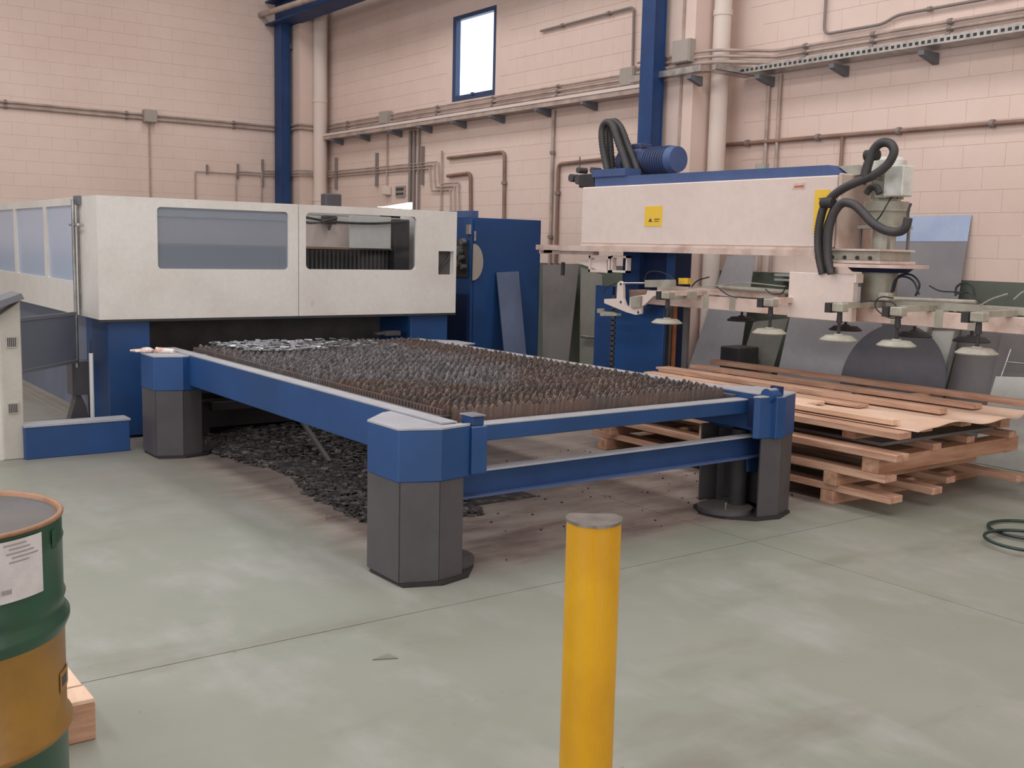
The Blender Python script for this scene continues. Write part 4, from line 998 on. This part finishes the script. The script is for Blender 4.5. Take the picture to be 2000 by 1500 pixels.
# ------------------------------------------------------------------ sheets leaning on the right wall
SG = 'leaning sheets'
def lean_pt(px, py, xb, xt):
    # plane leaning towards the wall: x = xb + (xt-xb)*z/1.5
    k_ = (xt - xb) / 1.5; d = ray(px, py); t_ = (xb + k_ * CAM.z) / (d.x - k_ * d.z); return CAM + d * t_
def sheet(pts, xb, xt, m_, lab, th=.006, name='steel_sheet', down=True, cb=False):
    P = [lean_pt(a, b, xb, xt) for a, b in pts]      # order: top left, top right, bottom right, bottom left
    if down: P = [P[0], P[1], extend(P[1], P[2], .004), extend(P[0], P[3], .004)]
    o = solo(name, MB().prism(P, (th, 0, 0)), m_, lab, 'metal sheet', 0, SG)
    if cb:  # bluish reflection at the top edge, painted as a thin strip
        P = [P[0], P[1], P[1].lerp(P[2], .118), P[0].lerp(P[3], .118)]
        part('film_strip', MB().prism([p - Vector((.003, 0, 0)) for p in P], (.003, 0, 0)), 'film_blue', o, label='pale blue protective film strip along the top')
    return o
sheet([(1060, 517), (1131, 515), (1112, 690), (1060, 690)], 8.5, 8.85, 'sheet_dark', 'dark grey sheet just right of the blue cabinet')
sheet([(1134, 522), (1176, 537), (1174, 700), (1132, 705)], 8.1, 8.5, 'sheet_olive', 'olive-grey sheet with a rail across, left of the loader mast')
sheet([(1420, 500), (1475, 498), (1443, 712), (1347, 712)], 8.35, 8.75, 'sheet_grey', 'tall grey sheet slanting left, right of the loader mast')
sheet([(1472, 628), (1540, 622), (1512, 712), (1446, 712)], 8.2, 8.6, 'sheet_olive', 'olive-grey sheet behind the second suction cup')
sheet([(1556, 560), (1738, 560), (1708, 700), (1522, 715)], 8.05, 8.6, 'sheet_grey', 'wide grey sheet left of the round disc')
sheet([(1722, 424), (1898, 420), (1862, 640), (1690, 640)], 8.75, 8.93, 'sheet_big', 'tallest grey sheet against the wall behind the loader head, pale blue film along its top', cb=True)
sheet([(1752, 600), (1822, 600), (1790, 720), (1722, 700)], 8.25, 8.6, 'sheet_light', 'pale grey sheet directly behind the round disc')
sheet([(1958, 640), (2040, 640), (2030, 780), (1930, 780)], 8.1, 8.6, 'sheet_dark', 'dark framed sheet at the right edge of the picture')
sheet([(1880, 640), (1968, 640), (1946, 770), (1850, 760)], 8.15, 8.6, 'sheet_dark', 'dark sheet leaning behind the big near suction cup')
t = thing('tray_panel', 'pale tray-shaped panel with dark rims leaning right of the disc', 'metal sheet', lean_pt(1830, 750, 8.0, 8.5), SG)
P = [lean_pt(a, b, 8.05, 8.5) for a, b in ((1820, 640), (1872, 640), (1842, 755), (1790, 752))]
P = [P[0], P[1], extend(P[1], P[2], .004), extend(P[0], P[3], .004)]
part('panel', MB().prism(P, (.006, 0, 0)), 'sheet_light', t)
part('rim', MB().bar(P[0], P[3], .03, .03), 'sheet_dark', t); part('rim', MB().bar(P[1], P[2], .03, .03), 'sheet_dark', t); part('rim', MB().bar(P[0], P[1], .03, .03), 'sheet_dark', t)
a_, b_ = lean_pt(1825, 712, 7.98, 8.45), lean_pt(1812, 755, 7.98, 8.45)
part('rib', MB().bar(a_, extend(a_, b_, .03), .02, .02), 'sheet_dark', t)
sheet([(1945, 735), (2040, 738), (2030, 800), (1925, 800)], 7.85, 8.3, 'sheet_light', 'light grey sheet at the right edge, in front of the dark framed one')
a_, b_, c_ = lean_pt(1974, 682, 8.0, 8.5), lean_pt(1950, 750, 8.0, 8.5), lean_pt(1966, 707, 8.0, 8.5)
t = thing('thin_rod_frame', 'thin pale rod frame leaning at the right edge', 'rod', extend(a_, b_, .0), None)
part('rod', MB().cyl(a_, extend(a_, b_, .0), .006, 6), 'steel_bright', t); part('rod', MB().cyl(c_, lean_pt(2030, 713, 8.0, 8.5), .006, 6), 'steel_bright', t)
P = lean_pt(1740, 745, 8.0, 8.35); dn = Vector((1, 0, -.23)).normalized()
solo('round_blank', MB().cyl(P - dn * .004, P + dn * .004, P.z * .985, 56), 'disc_dark', 'large dark round steel disc leaning behind the pallets', 'metal disc')
solo('dark_crate', MB().box(8.0, 8.3, wx(1443, 690, 8.0).y, wx(1406, 690, 8.0).y, 0, wx(1420, 677, 8.0).z), 'dark', 'small black crate on the floor behind the far end of the pallets', 'crate', .01)
a_ = lean_pt(1136, 657, 8.05, 8.45); b_ = lean_pt(1174, 661, 8.05, 8.45)
solo('wall_rail', MB().cyl(a_, b_, .018, 8), 'steel', 'short pale rail across the olive sheet left of the mast', 'rail')
for (px, w_, m_, lab) in ((1303, .03, 'sheet_olive', 'grey-brown steel bar standing right of the blue mast panel'), (1315, .012, 'orange_strip', 'orange-brown wooden strip standing right of the mast'), (1338, .03, 'sheet_dark', 'dark steel bar standing right of the orange strip')):
    q_ = wx(px, 640, 7.05); solo('leaning_bar', MB().box(7.05, 7.08, q_.y - w_, q_.y + w_, .06, 1.12), m_, lab, 'bar')
t = thing('storage_shelf', 'pale shelf edge standing on the dado behind the white cover plate', 'shelf', (8.9, 7.0, 1.3))
for py in (536, 545): 
    p = wx(1500, py, 8.9); part('shelf_edge', MB().box(8.86, 8.98, 6.6, 7.45, p.z - .012, p.z + .012), 'sheet_light', t)

# ------------------------------------------------------------------ foreground
# bollard
BX, BY, BZ = 1.80, 2.07, .9
t = thing('bollard', 'yellow steel bollard in the foreground with a grey cap', 'bollard', (BX, BY, 0))
tocam = (Vector((0, 0, 0)) - Vector((BX, BY, 0))).normalized(); ang = math.atan2(tocam.y, tocam.x) + .10
def bprof(r, pk):
    out = []
    for k in range(40):
        a_ = 2 * PI * k / 40; d = (a_ + PI) % (2 * PI) - PI
        rr = r * (1 + pk * max(0, 1 - abs(d) / .95))
        if abs(d) > 2.0: rr = r * .62 / max(.3, -math.cos(abs(d))) if abs(d) > 2.24 else r
        out.append((BX + rr * math.cos(ang + a_), BY + rr * math.sin(ang + a_)))
    return out
part('post', MB().prism([(x, y, .01) for x, y in bprof(.072, .10)], (0, 0, BZ - .016)), 'yellow', t)
part('cap', MB().prism([(x, y, BZ - .006) for x, y in bprof(.075, .11)], (0, 0, .008)), 'bollard_cap', t, label='worn grey metal cap')
part('base_plate', MB().box(BX - .12, BX + .12, BY - .12, BY + .12, 0, .01), 'yellow', t)

# drum
DC = Vector((.41, 3.03, 0)); t = thing('oil_drum', 'green and yellow steel drum with torn white label, bottom left', 'drum', DC)
Rd = .287
def seg(name, prof, m_, lab=None, par=None): return part(name, MB().lathe(prof, DC, 72), m_, par or t, label=lab)
seg('body_bottom', [(.001, .004), (Rd - .01, .0), (Rd, .012), (Rd, .27), (Rd + .004, .285)], 'drum_green', 'green lower third')
seg('body_middle', [(Rd + .004, .285), (Rd + .014, .297), (Rd + .014, .307), (Rd, .325), (Rd, .55), (Rd + .003, .565)], 'drum_yellow', 'yellow-brown middle third')
seg('body_top', [(Rd + .003, .565), (Rd + .014, .590), (Rd + .014, .602), (Rd, .622), (Rd, .64), (Rd + .005, .655), (Rd, .67), (Rd, .80), (Rd + .003, .81), (Rd, .82), (Rd, .868)], 'drum_green', 'green upper third')
seg('rim', [(Rd, .869), (Rd + .004, .870), (Rd + .005, .876), (Rd + .001, .881), (Rd - .007, .880), (Rd - .011, .874), (Rd - .012, .865)], 'drum_rim', 'rusty orange rim')
seg('lid', [(Rd - .012, .868), (Rd - .02, .858), (.001, .856)], 'drum_lid', 'dark recessed lid')
def patch(px_l, px_r, z0_, z1_, m_, name, rr=.0025, lab=None, par=None):
    # angular range from pixels at mid height
    def an(px):
        d = ray(px, 1100); d2 = Vector((d.x, d.y)).normalized(); oc = -Vector((DC.x, DC.y)); b_ = oc.dot(d2); disc = b_ * b_ - (oc.length_squared - Rd * Rd)
        s_ = -b_ - math.sqrt(max(0, disc)); p = d2 * s_ - Vector((DC.x, DC.y)); return math.atan2(p.y, p.x)
    a0, a1 = sorted((an(px_l), an(px_r)))
    mb = MB().lathe([(Rd + rr, z0_), (Rd + rr, z1_)], DC, 24, True, a0, a1)
    return part(name, mb, m_, par or t, label=lab)
lb = patch(-160, 80, .706, .860, 'paper', 'paper_label', .0045, 'torn white paper label with faded print')
for i in range(5):
    z = .848 - i * .011; patch(5 + (i * 11) % 17, 50 + (i * 7) % 24, z, z + .003, 'ink_faint', 'print_line', .006, None, lb)
for i in range(9): patch(i * 2.3 - 2, i * 2.3 - 1 + (i % 3) * .3, .728, .740, 'ink_faint', 'print_bar', .006, None, lb)
patch(108, 124, .40, .455, 'drum_hazard', 'hazard_label', .003, 'small faded hazard label')
patch(112, 120, .415, .44, 'ink', 'hazard_mark', .004)
# embossed mark near the rim
patch(100, 108, .80, .85, 'drum_green', 'emboss', .004)

# timber behind the drum
t = thing('timber_block', 'stacked wooden pallet end sticking out behind the drum', 'pallet', (.6, 3.6, 0))
part('stringer', MB().box(-.3, .875, 3.40, 3.49, 0, .125), 'wood_x', t, .004)
part('deck_board', MB().box(.55, .872, 3.40, 3.52, .125, .14), 'wood_fresh', t, .002)
part('stringer', MB().box(-.3, .88, 3.60, 3.69, 0, .11), 'wood_x', t, .004)
part('deck_board', MB().box(.5, .875, 3.56, 3.74, .11, .128), 'wood_fresh', t, .002)
part('side_board', MB().box(.7, .8, 3.49, 3.6, .03, .1), 'wood_x', t)

# hose coil at the right
p = []
cx, cy, R_ = 6.0, 2.72, .36
e1 = wz(1933, 1038, .0); e2 = wz(1930, 1072, .0)
pp = []
for k in range(80):
    a_ = -.63 + .4 + 2 * PI * 1.9 * k / 79
    q = k / 79; q = min(1, max(0, (q - .42) / .16))
    c_ = Vector((6.13, 3.12, 0)).lerp(Vector((5.81, 2.96, 0)), q * q * (3 - 2 * q))
    pp.append(c_ + Vector((.24 * math.cos(a_), .24 * math.sin(a_), .012 + .012 * (k % 40) / 40 + (.02 if k > 40 else 0))))
solo('hose_coil', MB().tube(pp, .0095, 8), 'hose_green', 'dark green hose coiled on the floor at the right edge', 'hose')
# small litter
p = wz(752, 1286, 0); solo('metal_offcut', MB().prism([(p.x - .05, p.y + .01, .001), (p.x + .04, p.y - .03, .001), (p.x + .03, p.y + .03, .001)], (0, 0, .003)), 'sheet_olive', 'small triangular metal offcut on the open floor', 'scrap')
for (a_, b_, lab) in ((895, 1083, 'rusty shred on the floor beside the near left leg'), (636, 1015, 'tiny dark chip on the floor left of the near leg')):
    p = wz(a_, b_, 0); mb = MB()
    for i in range(9): M = Matrix.Translation(p + Vector((rnd(-.03, .03), rnd(-.02, .02), .008 + rnd(0, .015)))) @ Matrix.Rotation(rnd(0, PI), 4, 'Z') @ Matrix.Rotation(rnd(-1, 1), 4, 'X'); s_ = .02 if a_ > 800 else .008; mb.box(-s_, s_, -s_ / 4, s_ / 4, -.002, .002, M)
    solo('metal_shred', mb, 'pipe_brown', lab, 'scrap')
mb = MB()
for i in range(150):
    x = rnd(2.9, 6.5); y = rnd(4.3, 6.5); s_ = rnd(.002, .008); M = Matrix.Translation((x, y, .004)) @ Matrix.Rotation(rnd(0, PI), 4, 'Z'); mb.box(-s_, s_, -s_ / 2, s_ / 2, -.003, .003, M)
solo('floor_chips', mb, 'rubber_foot', 'fine dark chips scattered on the dirty floor under the table front', 'scrap', loc=(4.5, 5.2, 0), kind='stuff')
